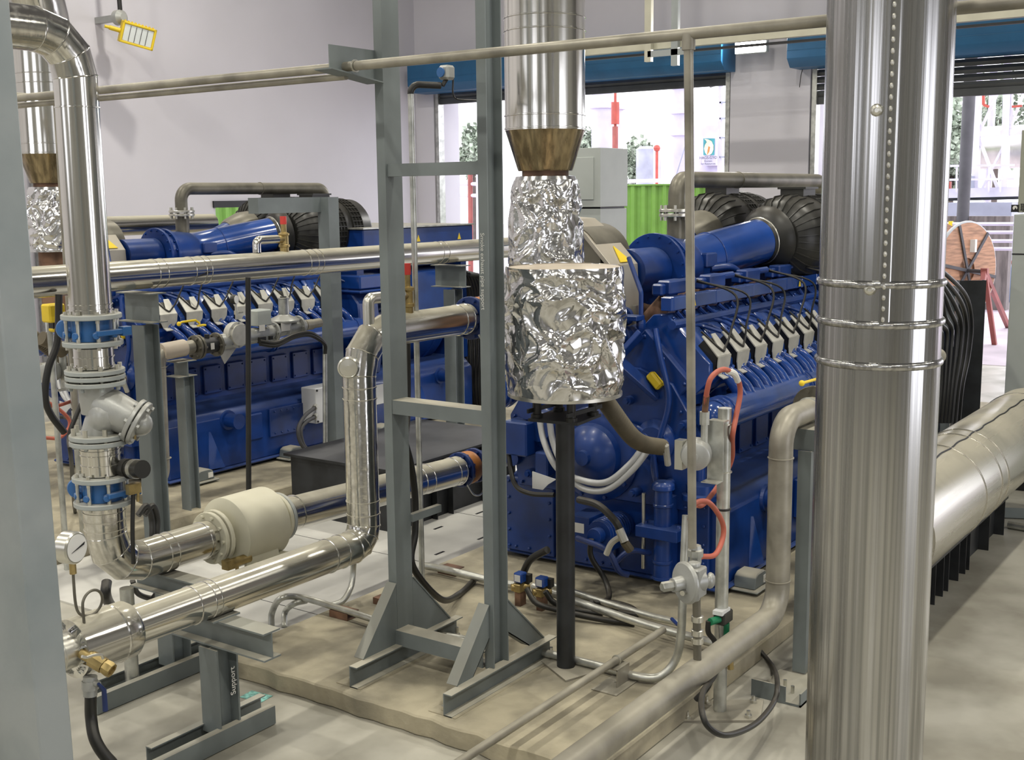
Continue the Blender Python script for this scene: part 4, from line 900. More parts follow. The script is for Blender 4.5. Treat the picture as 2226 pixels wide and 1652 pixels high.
# vertical drop pipe with gas regulator, down to the thick pipe
gy = 2.2; tk = 0.40
vb = at(1516, 1440, y=gy)
t = thing('gas_drop_line', 'slim upright pipe dropping from the overhead pipe to the thick pipe near the floor', 'pipe', (vb.x, gy, 0.45))
MB().tube([V((tx, ty0, tz - 0.05)), at(1505, 1190, y=gy + 0.0)], 0.0185, 16).build('upper_pipe', 'raw_pipe', t)
u1 = at(1512, 1195, y=gy); 
MB().lathe(u1 - V((0, 0, 0.03)), Z, [(0.022, -0.03), (0.028, -0.028), (0.028, 0.0), (0.036, 0.002), (0.036, 0.03), (0.028, 0.034), (0.024, 0.05)], 8).build('union', 'galvanised', t)
MB().tube([u1, at(1514, 1240, y=gy)], 0.017, 14).tube([at(1514, 1290, y=gy), vb], 0.018, 14).build('lower_pipe', 'pipe_steel', t)
for yy in (1345, 1375, 1392): MB().lathe(at(1516, yy, y=gy), Z, [(0.02, -0.016), (0.027, -0.012), (0.027, 0.012), (0.02, 0.016)], 12).build('coupling', 'zinc', t)
rg = at(1500, 1265, y=gy - 0.02)
t2 = thing('gas_regulator', 'silver disc shaped gas regulator low on the slim upright pipe', 'regulator', rg)
dr = V((-0.88, 0.47, 0)).normalized()
MB().lathe(rg - dr * 0.01, dr, [(0.05, -0.05), (0.05, 0.02), (0.085, 0.022), (0.092, 0.028), (0.092, 0.036), (0.085, 0.044), (0.035, 0.052), (0.03, 0.10)], 32).build('diaphragm_case', 'cast_grey', t2)
MB().lathe(rg + dr * 0.08, dr, [(0.022, 0), (0.022, 0.06), (0.018, 0.065)], 6).build('spring_cap', 'galvanised', t2)
MB().box(rg - dr * 0.02 + V((0, 0, 0.0)), (0.085, 0.085, 0.13)).cyl(rg - dr * 0.02 - Z * 0.065, rg - dr * 0.02 - Z * 0.085, 0.03, seg=8).cyl(rg - dr * 0.02 + Z * 0.06, rg - dr * 0.02 + Z * 0.085, 0.03, seg=8).lathe(rg - dr * 0.07 + V((0.0, -0.02, 0.0)), V((0.3, -1, 0)), [(0.035, 0), (0.035, 0.02), (0.02, 0.03)], 20).build('valve_body', 'cast_grey', t2, bevel=0.006)
MB().lathe(rg + V((-0.06, -0.0, -0.03)), -X, [(0.012, -0.01), (0.012, 0.012)], 8).build('vent_plug', 'zinc', t2)
# thick floor pipe and the riser with elbow
gx = at(1690, 1290, y=gy).x; 
def gline(y, x_end, z_low, label, nm='gas_pipe'):
    t = thing(nm, label, 'pipe', (gx, y, 0.1))
    pth = fillet([V((0.6, y, z_low)), V((gx, y, z_low)), V((gx, y, 1.385)), V((x_end, y, 1.385))], [0.14, 0.13], 8)
    o = MB().tube(pth, 0.060, 28)
    for q in (z_low + 0.17, 1.20): o.ring(V((gx, y, q)), Z, 0.060, 0.005, 0.008)
    o.build('pipe_run', 'raw_pipe', t); 
    return t
t = gline(gy, 5.86, tk, 'thick grey pipe running from the bottom edge over the pad, rising beside the blue engine')
MB().flange((5.88, gy, 1.385), X, 0.115, 0.024, 8, 0.09, 0.012, 0.004).build('end_flange', 'pipe_steel', t)
MB().tube([V((5.9, gy, 1.385)), V((8.2, gy, 1.385))], 0.05, 20).build('hidden_run', 'raw_pipe', t)
MB().ring((5.80, gy, 1.385), X, 0.060, 0.006, 0.01).build('u_clamp', 'galvanised', t)
yl = at(1760, 830, y=gy - 0.02)
MB().sphere(at(1743, 833, y=gy), 0.016, 12).tube([at(1743, 833, y=gy), at(1790, 820, y=gy), at(1800, 826, y=gy)], 0.008, 8).build('lever_handle', 'yellow', t)
t = thing('pipe_support', 'dark grey channel post on a steel foot between thick riser and big stack', 'support', (5.75, 2.15, 0))
MB().beam(V((5.73, 2.12, 0.02)), V((5.73, 2.12, 1.20)), C_prof(0.17, 0.07, 0.007), X).build('post', 'grey_paint', t)
MB().bb(5.66, 6.4, 2.08, 2.24, 1.20, 1.31).build('saddle_channel', 'grey_paint', t)
MB().bb(5.28, 6.1, 2.0, 2.26, 0.0, 0.012).bb(5.28, 6.1, 2.0, 2.008, 0, 0.07).bb(5.28, 5.288, 2.08, 2.26, 0, 0.09).build('foot_angle', 'grey_paint', t)
for (a, b) in ((5.40, 2.09), (5.45, 2.15)): MB().cyl((a, b, 0.01), (a, b, 0.05), 0.010, seg=6).build('anchor_bolt', 'zinc', t)

# slim horizontal pipe on a short bracket
ta = at(1448, 1370, z=0.22); tb_ = at(985, 1650, z=0.22); tyy = (ta.y + at(1215, 1510, z=0.22).y) / 2
tag(MB().tube([V((0.8, tyy, 0.22)), V((ta.x, tyy, 0.22))], 0.019, 16).build('slim_pipe', 'raw_pipe'), 'slim straight grey pipe with capped end, low over the pad beside the thick pipe', 'pipe')
bq = V((at(1340, 1440, y=tyy).x, tyy, 0.1))
t = thing('pipe_stool', 'short rusty bracket with a clip holding the slim grey pipe', 'bracket', bq)
MB().bb(bq.x - 0.06, bq.x + 0.06, tyy - 0.04, tyy - 0.034, 0.1, 0.195).bb(bq.x - 0.06, bq.x + 0.06, tyy - 0.04, tyy + 0.04, 0.19, 0.197).build('stool', 'raw_pipe', t)
MB().prism([bq + V((-0.14, -0.08, 0)), bq + V((0.10, -0.08, 0)), bq + V((0.10, 0.06, 0)), bq + V((-0.14, 0.06, 0))], (0, 0, 0.006)).build('foot_plate', 'raw_pipe', t)
MB().ring(bq + V((0, 0, 0.12)), X, 0.020, 0.006, 0.008).build('clip', 'zinc', t)

# instrument pole with gas detector and orange hose (copied for the far engine)
px_, py_ = 5.02, 2.31
t = thing('instrument_pole', 'round grey pole with a gas detector and orange looped hose before the blue engine', 'pole', (px_, py_, 0))
MB().cyl((px_, py_, 0.01), (px_, py_, 1.505), 0.032, seg=24).build('pole', 'galvanised', t)
MB().prism([V((4.80, 2.42, 0)), V((5.02, 2.10, 0)), V((5.25, 2.18, 0)), V((5.05, 2.45, 0))], (0, 0, 0.012)).build('base_plate', 'raw_pipe', t)
o = MB()
for (a, b) in ((4.85, 2.40), (5.02, 2.16), (5.19, 2.21), (5.06, 2.40)): o.cyl((a, b, 0.01), (a, b, 0.045), 0.010, seg=6).cyl((a, b, 0.01), (a, b, 0.024), 0.018, seg=6)
o.build('anchor_bolts', 'zinc', t)
bx = V((px_ - 0.05, py_ + 0.03, 1.31))
MB().bb(px_ - 0.075, px_ - 0.069, py_ - 0.03, py_ + 0.05, 1.17, 1.45).prism([V((px_ - 0.075, py_ - 0.03, 1.45)), V((px_ - 0.02, py_ - 0.03, 1.45)), V((px_ - 0.02, py_ + 0.05, 1.45)), V((px_ - 0.075, py_ + 0.05, 1.45))], (0, 0, 0.005)).prism([V((px_ - 0.14, py_ - 0.03, 1.17)), V((px_ - 0.07, py_ - 0.03, 1.17)), V((px_ - 0.07, py_ + 0.05, 1.17)), V((px_ - 0.14, py_ + 0.05, 1.17))], (0, 0, 0.005)).build('bracket', 'galvanised', t)
for z_ in (1.43, 1.20): MB().ring((px_, py_, z_), Z, 0.033, 0.006, 0.010).build('u_bolt', 'zinc', t)
MB().ring((px_, py_, 1.02), Z, 0.033, 0.004, 0.014).build('cable_tie', 'ink', t)
gdc = V((px_ - 0.13, py_ + 0.08, 1.30)); gdd = V((-0.85, -0.35, -0.05)).normalized()
MB().lathe(gdc, gdd, [(0.05, -0.05), (0.070, -0.045), (0.072, 0.02), (0.066, 0.03), (0.066, 0.05), (0.058, 0.056), (0.015, 0.058), (0.014, 0.066)], 32).build('detector_head', 'cast_grey', t)
MB().box(gdc + V((0.0, 0.08, -0.01)), (0.05, 0.04, 0.14)).build('nameplate', 'zinc', t)
MB().cyl(gdc + V((0.02, -0.03, 0.05)), gdc + V((0.02, -0.03, 0.18)), 0.017, seg=8).cyl(gdc + V((0.02, -0.03, 0.14)), gdc + V((0.02, -0.03, 0.20)), 0.024, seg=8).build('hose_gland', 'galvanised', t)
hs = gdc + V((0.02, -0.03, 0.19))
def A2(px, py, d=0): return at(px, py, y=py_ - 0.045 + d)
MB().tube(smooth_path([hs, A2(1537, 850, .06), A2(1548, 818, .04), A2(1575, 803, .02), A2(1602, 822), A2(1609, 855), A2(1600, 905), A2(1592, 950), A2(1590, 1000, .10), A2(1565, 1050, .13), A2(1530, 1095, .10), A2(1512, 1098, .07)], 9), 0.0125, 12).build('orange_hose', 'orange_hose', t)
MB().tube(smooth_path([A2(1500, 1130, .05), A2(1510, 1096, .02), A2(1540, 1092), A2(1568, 1130), A2(1572, 1165), A2(1555, 1205), A2(1525, 1210, .02)], 9), 0.0125, 12).build('orange_hose', 'orange_hose', t)
MB().tube(smooth_path([A2(1580, 806, .02), A2(1596, 812, 0), A2(1604, 828, 0)], 5), 0.0155, 10).build('hose_tag', 'paper', t)
MB().tube([hs, hs.lerp(A2(1537, 850, .06), .8)], 0.0150, 10).build('hose_label', 'rust', t)
pole2 = copy_tree(t, (0, 5.03, 0)); pole2['label'] = 'instrument pole seen in the gap between left column and the valve stack'
# black foot stand cable tie, solenoid cables by the pole
t = thing('solenoid_valve', 'black and silver solenoid valve at the foot of the instrument pole', 'valve', at(1570, 1345, y=2.32))
sc = at(1572, 1340, y=2.30)
MB().box(sc, (0.10, 0.06, 0.06)).build('coil', 'black_plastic', t, bevel=0.006)
MB().box(sc + V((-0.02, 0.0, 0.035)), (0.09, 0.05, 0.02)).build('coil_cover', 'white_box', t)
MB().cyl(sc + V((0.0, -0.01, -0.03)), sc + V((0.0, -0.01, -0.10)), 0.022).cyl(sc + V((-0.1, 0.02, 0)), sc + V((-0.04, 0.0, 0)), 0.018).build('body', 'green_valve', t)
MB().cyl(sc + V((0.01, -0.02, -0.09)), sc + V((0.01, -0.04, -0.26)), 0.016, seg=10).build('brass_pipe', 'brass', t)
tag(MB().tube(smooth_path([at(1540, 1350, y=2.33), at(1540, 1375, y=2.33), at(1555, 1400, y=2.30), V((4.9, 2.28, 0.25)), at(1530, 1500, y=2.1), at(1525, 1540, y=2.0), at(1540, 1580, y=1.95), at(1580, 1598, y=1.92), at(1640, 1575, y=1.95), at(1680, 1530, y=2.0), at(1690, 1490, y=2.04), at(1680, 1450, y=2.3), at(1640, 1400, y=2.45)], 8), 0.013, 12).build('black_cable', 'black_rubber'),
    'black cable looping in a wide U below the thick pipe at lower right', 'cable')
tag(MB().tube(smooth_path([at(1575, 1370, y=2.33), at(1570, 1390, y=2.33), at(1545, 1425, y=2.3), V((4.88, 2.3, 0.2)), V((4.86, 2.36, 0.11))], 8), 0.014, 12).build('black_cable', 'black_rubber'), 'short black cable from the solenoid valve down to the pad edge', 'cable')

# ------------------------------------------------------------------ exhaust line of each engine
def exhaust(dx, dy, label, lab2, lab3, full=True):
    t = thing('exhaust_duct', label, 'duct', (5.6 + dx, 3.62 + dy, 2.0))
    ex, ey, er = 5.58 + dx, 3.62 + dy, 0.222
    q = at(1185, 300, x=ex - dx); ey = q.y + dy if dy == 0 else ey
    o = MB(); zb = 2.85
    o.tube(fillet([V((ex, ey, zb)), V((ex, ey, 3.85)), V((ex - 0.5, ey - 0.20, 5.2)), V((ex - 0.5, ey - 0.20, 6.5))], 0.5, 3), er, 44)
    for z_ in (zb + 0.01, zb + 0.08, zb + 0.53, zb + 0.60): o.ring(V((ex, ey, z_)), Z, er, 0.005, 0.012, 44)
    o.build('clad_duct', 'clad_v', t, sharp=12)
    MB().lathe((ex, ey, zb - 0.22), Z, [(0.15, 0), (0.155, 0.01), (0.219, 0.215), (0.221, 0.22)], 44).build('heat_stained_cone', 'heat_steel', t)
    MB().cyl((ex, ey, 1.6), (ex, ey, zb - 0.21), 0.13).build('core_pipe', 'rust', t)
    def wrap(nm, c, r0, r1, h, lab, seed, tilt=0.0, amp=0.022, nx=200, nz=110):
        o = MB(); rows = []; cv = V(c)
        for i in range(nz + 1):
            v = i / nz; row = []
            for j in range(nx):
                a = 2 * math.pi * j / nx; r = r0 + (r1 - r0) * v
                p = V((math.cos(a), math.sin(a), 0))
                s = V((a * 1.0, 0, 0)); sp = V((math.cos(a) * 0.85, math.sin(a) * 0.85, v * h * 2.9 + seed))
                wv = V((noise.noise(sp * 1.7), noise.noise(sp * 1.7 + V((5, 5, 5))), noise.noise(sp * 1.7 + V((9, 2, 4))))) * 0.35
                d_, _p = noise.voronoi((sp + wv) * 2.2); n1 = 1.1 + 1.5 * (0.30 - (d_[1] - d_[0])) + 0.5 * (d_[0] - 0.3)
                d2_, _p = noise.voronoi((sp + wv) * 4.7); n1 += 0.40 * (0.25 - (d2_[1] - d2_[0]))
                n2 = noise.noise(sp * 1.3 + V((7, 1, 3)))
                e = min(1, min(v, 1 - v) * 9)
                rr = r + (n1 - 1.1) * amp * (0.35 + 0.65 * e) + n2 * amp * 0.5
                row.append(cv + p * rr + V((tilt * v, 0, v * h + 0.004 * n2)))
            rows.append(row)
        b = len(o.v)
        for row in rows: o.v += row
        for i in range(nz):
            for j in range(nx): o.f.append((b + i * nx + j, b + i * nx + (j + 1) % nx, b + (i + 1) * nx + (j + 1) % nx, b + (i + 1) * nx + j)); o.m.append(0)
        return o
    o = wrap('foil', (ex, ey, 2.12), 0.215, 0.175, 0.46, '', 3.0 + dy, 0.0, 0.022)
    n0 = len(o.v); 
    o.lathe((ex, ey, 2.575), Z, [(0.13, 0), (0.175, 0.0), (0.165, 0.025), (0.13, 0.03)], 40); o.lathe((ex, ey, 2.105), Z, [(0.13, 0), (0.21, 0.0), (0.21, 0.015), (0.13, 0.018)], 40)
    tt = tag(o.build('foil_wrapped_joint', 'foil', sharp=16), lab2, 'foil wrap')
    if not full: return t
    cx, cy, r = 4.87, 3.10, 0.278
    t3 = thing('foil_wrapped_drum', lab3, 'drum', (cx, cy, 1.50))
    o = wrap('foil', (cx, cy, 1.535), r, r, 0.62, '', 9.0, 0.0, 0.030, 300, 150)
    o.build('foil_skin', 'foil', t3, sharp=16)
    MB().lathe((cx, cy, 2.14), Z, [(r + 0.002, 0), (r - 0.006, 0.012), (0.1, 0.022)], 48).build('dusty_lid', 'beige_cap', t3)
    MB().lathe((cx, cy, 1.522), Z, [(0.12, 0), (r + 0.006, 0), (r + 0.006, 0.016), (0.12, 0.016)], 48).build('rim', 'zinc', t3)
    return t
exhaust(0, 0, 'large segmented silver exhaust duct with a heat stained brown cone, centre top', 'crumpled foil wrap on the neck between the brown cone and the foil drum', 'big crumpled foil wrapped drum on a black stand in front of the blue engine')
exhaust(0, 4.66 + 0.37 * 0, 'silver exhaust duct with brown cone half hidden behind the left column', 'foil wrap of the exhaust neck seen beside the left column', '', False)
t = thing('drum_stand', 'black round pillar stand carrying the foil wrapped drum', 'stand', (4.87, 3.10, 0.1))
cx, cy = 4.87, 3.10
MB().cyl((cx, cy, 0.1), (cx, cy, 1.40), 0.0475, seg=28).build('pillar', 'black_steel', t)
MB().box((cx, cy, 1.405), (0.27, 0.27, 0.014), Matrix.Rotation(0.1, 3, 'Z')).build('top_plate', 'black_steel', t)
for (a, b) in ((-.1, -.1), (.1, -.1), (-.1, .1), (.1, .1)):
    MB().cyl((cx + a, cy + b, 1.41), (cx + a, cy + b, 1.43), 0.03).cyl((cx + a, cy + b, 1.42), (cx + a, cy + b, 1.525), 0.022, seg=12).build('mount_bush', 'black_rubber', t)
MB().bb(cx - 0.16, cx + 0.16, cy - 0.12, cy - 0.11, 1.44, 1.46).bb(cx - 0.16, cx + 0.16, cy + 0.11, cy + 0.12, 1.44, 1.46).build('cross_rail', 'black_steel', t)
MB().prism([V((cx - 0.16, cy - 0.10, 0.1)), V((cx + 0.02, cy - 0.17, 0.1)), V((cx + 0.14, cy + 0.02, 0.1)), V((cx - 0.02, cy + 0.14, 0.1))], (0, 0, 0.01)).build('base_plate', 'raw_pipe', t)

# ------------------------------------------------------------------ horizontal silver header (y 6.6)
hy, hz, hr = 6.6, 2.0, 0.098
bd = []
for x_ in (5.17, 5.24, 5.48, 5.57, 5.62, 6.60, 6.68, 6.74, 7.7, 8.25, 8.33): bd.append((V((x_, hy, hz)), X))
clad_pipe('insulated_pipe', 'long level silver clad pipe crossing in front of the far engine', 'pipe', [V((2.5, hy, hz)), V((10.6, hy, hz))], hr, 0, bd, 'clad_x')
def relief(px, label, yy=hy, py0=540, zt=None, withpipe=True):
    b = at(px, 560, y=yy); z0 = zt
    t = thing('relief_valve', label, 'valve', (b.x, yy, z0))
    MB().lathe((b.x, yy, z0), Z, [(0.034, 0), (0.034, 0.035), (0.042, 0.04), (0.042, 0.055), (0.034, 0.06), (0.034, 0.12), (0.042, 0.13), (0.042, 0.14), (0.022, 0.15), (0.022, 0.215)], 16).cyl((b.x, yy, z0 + 0.10), (b.x - 0.075, yy, z0 + 0.10), 0.030).build('valve_body', 'brass', t)
    MB().cyl((b.x, yy, z0 + 0.21), (b.x, yy, z0 + 0.27), 0.026, seg=12).build('red_cap', 'red', t)
    if withpipe: MB().tube(fillet([V((b.x - 0.07, yy, z0 + 0.10)), V((b.x - 0.28, yy + 0.0, z0 + 0.10)), V((b.x - 0.28, yy, z0 + 0.01))], 0.035, 5), 0.032, 16).build('discharge_pipe', 'clad_x', t)
relief(619, 'brass relief valve with red cap standing on the level silver header pipe', hy, 540, 2.09)
relief(882, 'tall brass relief valve with red cap behind the left trestle post', ly, 690, 1.875, False)
q = at(800, 640, y=ly)
tag(MB().tube(fillet([V((at(882, 640, y=ly).x - 0.03, ly, 1.98)), V((q.x, ly, 1.98)), V((q.x, ly, 1.62)), V((q.x + 0.02, ly + 0.1, 1.3))], 0.03, 5), 0.030, 18).build('discharge_pipe', 'zinc'), 'short bright discharge stub poking left from behind the trestle post', 'pipe')
# supports of the header
def hsupport(px, label, y=6.60, w=0.15):
    b = at(px, 640, y=y)
    t = thing('pipe_support', label, 'support', (b.x, y, 0.0))
    MB().beam(V((b.x, y, 0.012)), V((b.x, y, 1.66)), I_prof(0.125, 0.125, 0.007, 0.009), X).build('post', 'grey_paint', t)
    MB().beam(V((b.x, y - 0.15, 1.78)), V((b.x, y + 0.2, 1.78)), I_prof(0.20, 0.14, 0.007, 0.008), Z).build('saddle_beam', 'grey_paint', t)
    return t
hsupport(312, 'dark grey H-beam post left of the gas train holding the level silver header')
hsupport(985, 'grey post between the conduit and the chalk marked post, holding the level silver header')

# ------------------------------------------------------------------ gas train of the far engine (y 7.23)
yy = 7.23
def G(px, py): return at(px, py, y=yy)
g0 = G(345, 772)
gz = 1.36
t = thing('gas_pipe', 'weathered grey gas pipe with a beige sleeve left of the far gas train', 'pipe', (5.68, yy, 0.1))
o = MB().tube(fillet([V((5.4, yy - 0.05, 0.30)), V((5.66, yy, 0.42)), V((5.68, yy, gz)), V((6.0, yy, gz + 0.01))], [0.10, 0.09], 7), 0.052, 24); o.ring(V((5.675, yy, 0.55)), Z, 0.052, 0.005, 0.008); o.ring(V((5.68, yy, 1.25)), Z, 0.052, 0.005, 0.008)
o.build('pipe_run', 'raw_pipe', t)
MB().cyl((5.70, yy, gz), (5.92, yy, gz + 0.01), 0.066, seg=28).build('beige_sleeve', 'beige_cap', t)
t = thing('ball_valve', 'flanged dark ball valve with yellow lever in the far gas train', 'valve', (6.1, yy, gz))
for k_ in (6.03, 6.06, 6.24): MB().flange((k_, yy, gz), X, 0.095, 0.02, 6, 0.078, 0.010, 0.015).build('flange', 'pipe_steel', t)
MB().cyl((6.06, yy, gz), (6.24, yy, gz), 0.06, seg=24).cyl((6.15, yy, gz), (6.15, yy, gz + 0.09), 0.02).build('valve_body', 'black_steel', t)
MB().box((6.15, yy - 0.062, gz), (0.035, 0.004, 0.05)).build('label_plate', 'paper', t)
MB().tube([G(434, 703), G(425, 696), G(396, 700), G(388, 704)], 0.009, 8).sphere(G(389, 704), 0.018, 12).box(G(438, 707), (0.07, 0.03, 0.014)).build('yellow_lever', 'yellow', t)
t = thing('gas_filter', 'round pale grey gas filter with a pointed plate beneath in the far gas train', 'filter', G(508, 725))
fc = G(508, 727)
MB().cyl((6.25, yy, gz + 0.01), (6.66, yy, gz + 0.03), 0.065, seg=24).build('filter_body', 'cast_grey', t)
MB().lathe(fc + V((0, -0.04, 0)), -Y, [(0.10, -0.05), (0.105, 0), (0.105, 0.015), (0.085, 0.02), (0.085, 0.04), (0.03, 0.045)], 32).build('filter_cover', 'cover_grey', t)
o = MB()
for k in range(8): o.cyl(fc + V((0.095 * math.cos(k * .785), -0.03, 0.095 * math.sin(k * .785))), fc + V((0.095 * math.cos(k * .785), -0.065, 0.095 * math.sin(k * .785))), 0.009, seg=6)
o.build('cover_bolts', 'zinc', t)
MB().prism([G(470, 752), G(520, 748), G(489, 791)], (0, 0.006, 0)).build('pointed_plate', 'cover_grey', t)
t = thing('pressure_gauge', 'small round pressure gauge on a needle valve above the far gas filter', 'gauge', G(513, 700))
gg = G(512, 651); MB().lathe(gg, V((0.3, -1, 0)), [(0.038, -0.03), (0.040, 0), (0.037, 0.006)], 24).build('gauge_case', 'black_plastic', t)
MB().lathe(gg + V((0.002, -0.007, 0)), V((0.3, -1, 0)), [(0.033, 0), (0.033, 0.003)], 24).build('dial', 'dial', t)
MB().cyl(gg - Z * 0.035, gg - Z * 0.16, 0.010, seg=8).cyl(gg - Z * 0.09, gg - Z * 0.12, 0.018, seg=8).cyl(gg - Z * 0.105, gg + V((0.07, 0, -0.105)), 0.009, seg=8).build('needle_valve', 'zinc', t)
t = thing('gas_solenoid_valve', 'grey box shaped solenoid valve right of the black hose in the far gas train', 'valve', G(558, 740))
MB().box(G(562, 690), (0.16, 0.14, 0.13)).build('coil_box', 'cabinet_light', t, bevel=0.008)
MB().box(G(562, 728), (0.15, 0.12, 0.10)).cyl(G(562, 728) - V((0.13, 0, 0)), G(562, 728) + V((0.13, 0, 0)), 0.06).build('valve_body', 'cast_grey', t, bevel=0.005)
MB().box(G(556, 712) + V((0, -0.075, 0)), (0.06, 0.004, 0.05)).build('label_plate', 'paper', t)
MB().box(G(556, 738) + V((0, -0.07, 0)), (0.07, 0.03, 0.05)).box(G(575, 733) + V((0, -0.07, 0)), (0.03, 0.03, 0.03)).build('connector', 'black_plastic', t)
t = thing('gas_regulator', 'domed silver gas regulator with a tall grey spring tube in the far gas train', 'regulator', G(620, 730))
rc = G(618, 700)
MB().lathe(rc - Z * 0.10, Z, [(0.05, 0), (0.06, 0.03), (0.06, 0.09), (0.10, 0.095), (0.125, 0.105), (0.128, 0.118), (0.115, 0.13), (0.06, 0.155), (0.048, 0.165)], 40).build('diaphragm_case', 'cast_grey', t)
MB().lathe(rc + Z * 0.065, Z, [(0.045, 0), (0.043, 0.13), (0.048, 0.132), (0.048, 0.14), (0.03, 0.142)], 28).build('spring_tube', 'galvanised', t)
MB().cyl(rc + Z * 0.20, rc + Z * 0.215, 0.028).build('tube_cap', 'black_plastic', LAST[0])
MB().cyl(rc + V((-0.20, 0, -0.07)), rc + V((0.22, 0, -0.05)), 0.055, seg=24).flange(rc + V((-0.13, 0, -0.07)), X, 0.085, 0.02, 6, 0.07, 0.01, 0.01).flange(rc + V((0.16, 0, -0.05)), X, 0.09, 0.02, 6, 0.07, 0.01, 0.01).build('valve_body', 'cast_grey', t)
MB().box(rc + V((-0.06, -0.075, -0.03)), (0.10, 0.004, 0.07)).build('label_plate', 'paper', t)
tag(MB().cyl(rc + V((0.22, 0, -0.05)), rc + V((0.42, 0, -0.045)), 0.04, seg=24).cyl(rc + V((0.24, 0, -0.05)), rc + V((0.32, 0, -0.05)), 0.046, seg=24).build('pipe_stub', 'raw_pipe'), 'short rusty pipe stub joining the far regulator to the support post', 'pipe')
for k, (d, lab) in enumerate(((0, 'upper black cable drooping from the far gas valve to the upright conduit'), (0.03, 'lower black cable drooping from the far gas valve to the upright conduit'))):
    tag(MB().tube(smooth_path([at(565, 742 + k * 6, y=7.12), at(600, 745 + k * 6, y=7.1), at(640, 728 + k * 5, y=7.1), at(675, 724 + k * 5, y=7.1), at(705, 745 + k * 2, y=7.1), at(707, 768, y=7.12)], 7), 0.016, 10).build('black_cable', 'black_rubber'), lab, 'cable')
t = thing('pipe_support', 'slim grey post with a plate head under the beige sleeved gas pipe', 'support', G(400, 1140))
b = G(400, 800); MB().beam(V((b.x, yy, 0.10)), V((b.x, yy, 1.16)), I_prof(0.10, 0.10, 0.006, 0.008), X).build('post', 'grey_paint', t)
MB().bb(b.x - 0.12, b.x + 0.06, yy - 0.08, yy + 0.08, 1.27, 1.276).bb(b.x - 0.12, b.x + 0.06, yy - 0.08, yy + 0.08, 1.155, 1.161).bb(b.x - 0.03, b.x - 0.024, yy - 0.08, yy + 0.08, 1.16, 1.27).build('head_plate', 'grey_paint', t)
# post that carries the overhead gas pipe, and its copy for the near engine
t = thing('gas_pipe_post', 'tall grey post with a cantilever arm under the overhead gas pipe of the far engine', 'post', (7.65, 7.35, 0.1))
b = at(716, 500, y=7.35)
MB().beam(V((b.x, 7.35, 0.1)), V((b.x, 7.35, 2.50)), [(u_, v_ - 0.06) for u_, v_ in [(-.065, 0), (.065, 0), (.065, .13), (-.065, .13)]], X).build('post', 'grey_paint', t)
MB().bb(b.x - 0.80, b.x - 0.05, 7.38, 7.50, 2.37, 2.50).build('cantilever_arm', 'grey_paint', t)
p2 = copy_tree(t, (0, -5.03, 0)); p2['label'] = 'grey arm and post holding the overhead gas pipe, mostly behind the big duct'
for ch in (engine, engine2): pass

# upright conduits and hoses round the trestle
cxp = at(905, 600, y=3.95)
t = thing('gas_detector_conduit', 'upright galvanised conduit behind the left trestle post with a black bend at the top', 'conduit', (4.75, 3.95, 0.1))
c0 = at(919, 1313, y=4.1); c1 = at(900, 205, y=4.1)
MB().tube([V((c0.x, 4.1, 0.1)), V((c0.x, 4.1, c1.z))], 0.016, 16).build('conduit', 'galvanised', t)
MB().tube(fillet([V((c0.x, 4.1, c1.z)), V((c0.x, 4.1, c1.z + 0.05)), at(958, 186, y=4.0)], 0.055, 7), 0.018, 14).build('black_bend', 'black_rubber', t)
dbx = at(971, 158, y=3.98)
t2 = thing('gas_detector', 'small grey detector box with a blue round cover in front of the blue hood', 'detector', dbx)
MB().box(dbx, (0.07, 0.07, 0.075)).build('housing', 'cast_grey', t2, bevel=0.012)
MB().lathe(dbx + V((-0.035, 0.01, 0.0)), V((-1, 0.1, 0)), [(0.026, 0), (0.026, 0.008)], 20).build('blue_cover', 'valve_blue', t2)
MB().tube([dbx - Z * 0.03, at(962, 186, y=3.99)], 0.012, 8).build('neck', 'black_rubber', t2)
tag(MB().tube(smooth_path([at(985, 172, y=3.97), at(985, 205, y=3.97), at(996, 216, y=3.97), at(1030, 218, y=3.8), at(1060, 219, y=3.4)], 6), 0.005, 8).build('thin_cable', 'ink'), 'thin dark cable leaving the detector box toward the chalk marked post', 'cable')
tag(MB().tube(smooth_path([at(880, 960, y=3.98), at(893, 1010, y=4.0), at(902, 1080, y=4.02), at(902, 1160, y=4.02), at(897, 1230, y=4.0), V((5.0, 4.02, 0.25)), at(1000, 1290, z=0.12), at(1030, 1262, z=0.12)], 9), 0.019, 14).build('black_cable', 'black_rubber'), 'thick black cable hanging behind the left trestle post and lying out over the pad', 'cable')
tag(MB().tube(smooth_path([at(888, 700, y=4.3), at(888, 900, y=4.3), at(880, 980, y=4.1)], 6), 0.012, 10).build('black_cable', 'black_rubber'), 'black cable running down just right of the left trestle post', 'cable')
hb = at(537, 1105, y=6.3); ht = at(541, 640, y=6.3)
tag(MB().tube([V((hb.x, 6.3, 0.014)), V((ht.x, 6.3, ht.z + 0.12))], 0.019, 14).build('black_hose', 'black_rubber'), 'straight black hose hanging down in front of the far engine, left of the regulator', 'hose')
o = MB().tube(fillet([at(706, 770, y=7.10), at(707, 1010, y=7.10), at(697, 1055, y=7.0), V((7.0, 6.9, 0.04))], 0.12, 6), 0.020, 14)
tag(o.build('conduit', 'galvanised'), 'upright grey conduit beside the far gas post bending down at the pad edge', 'conduit')
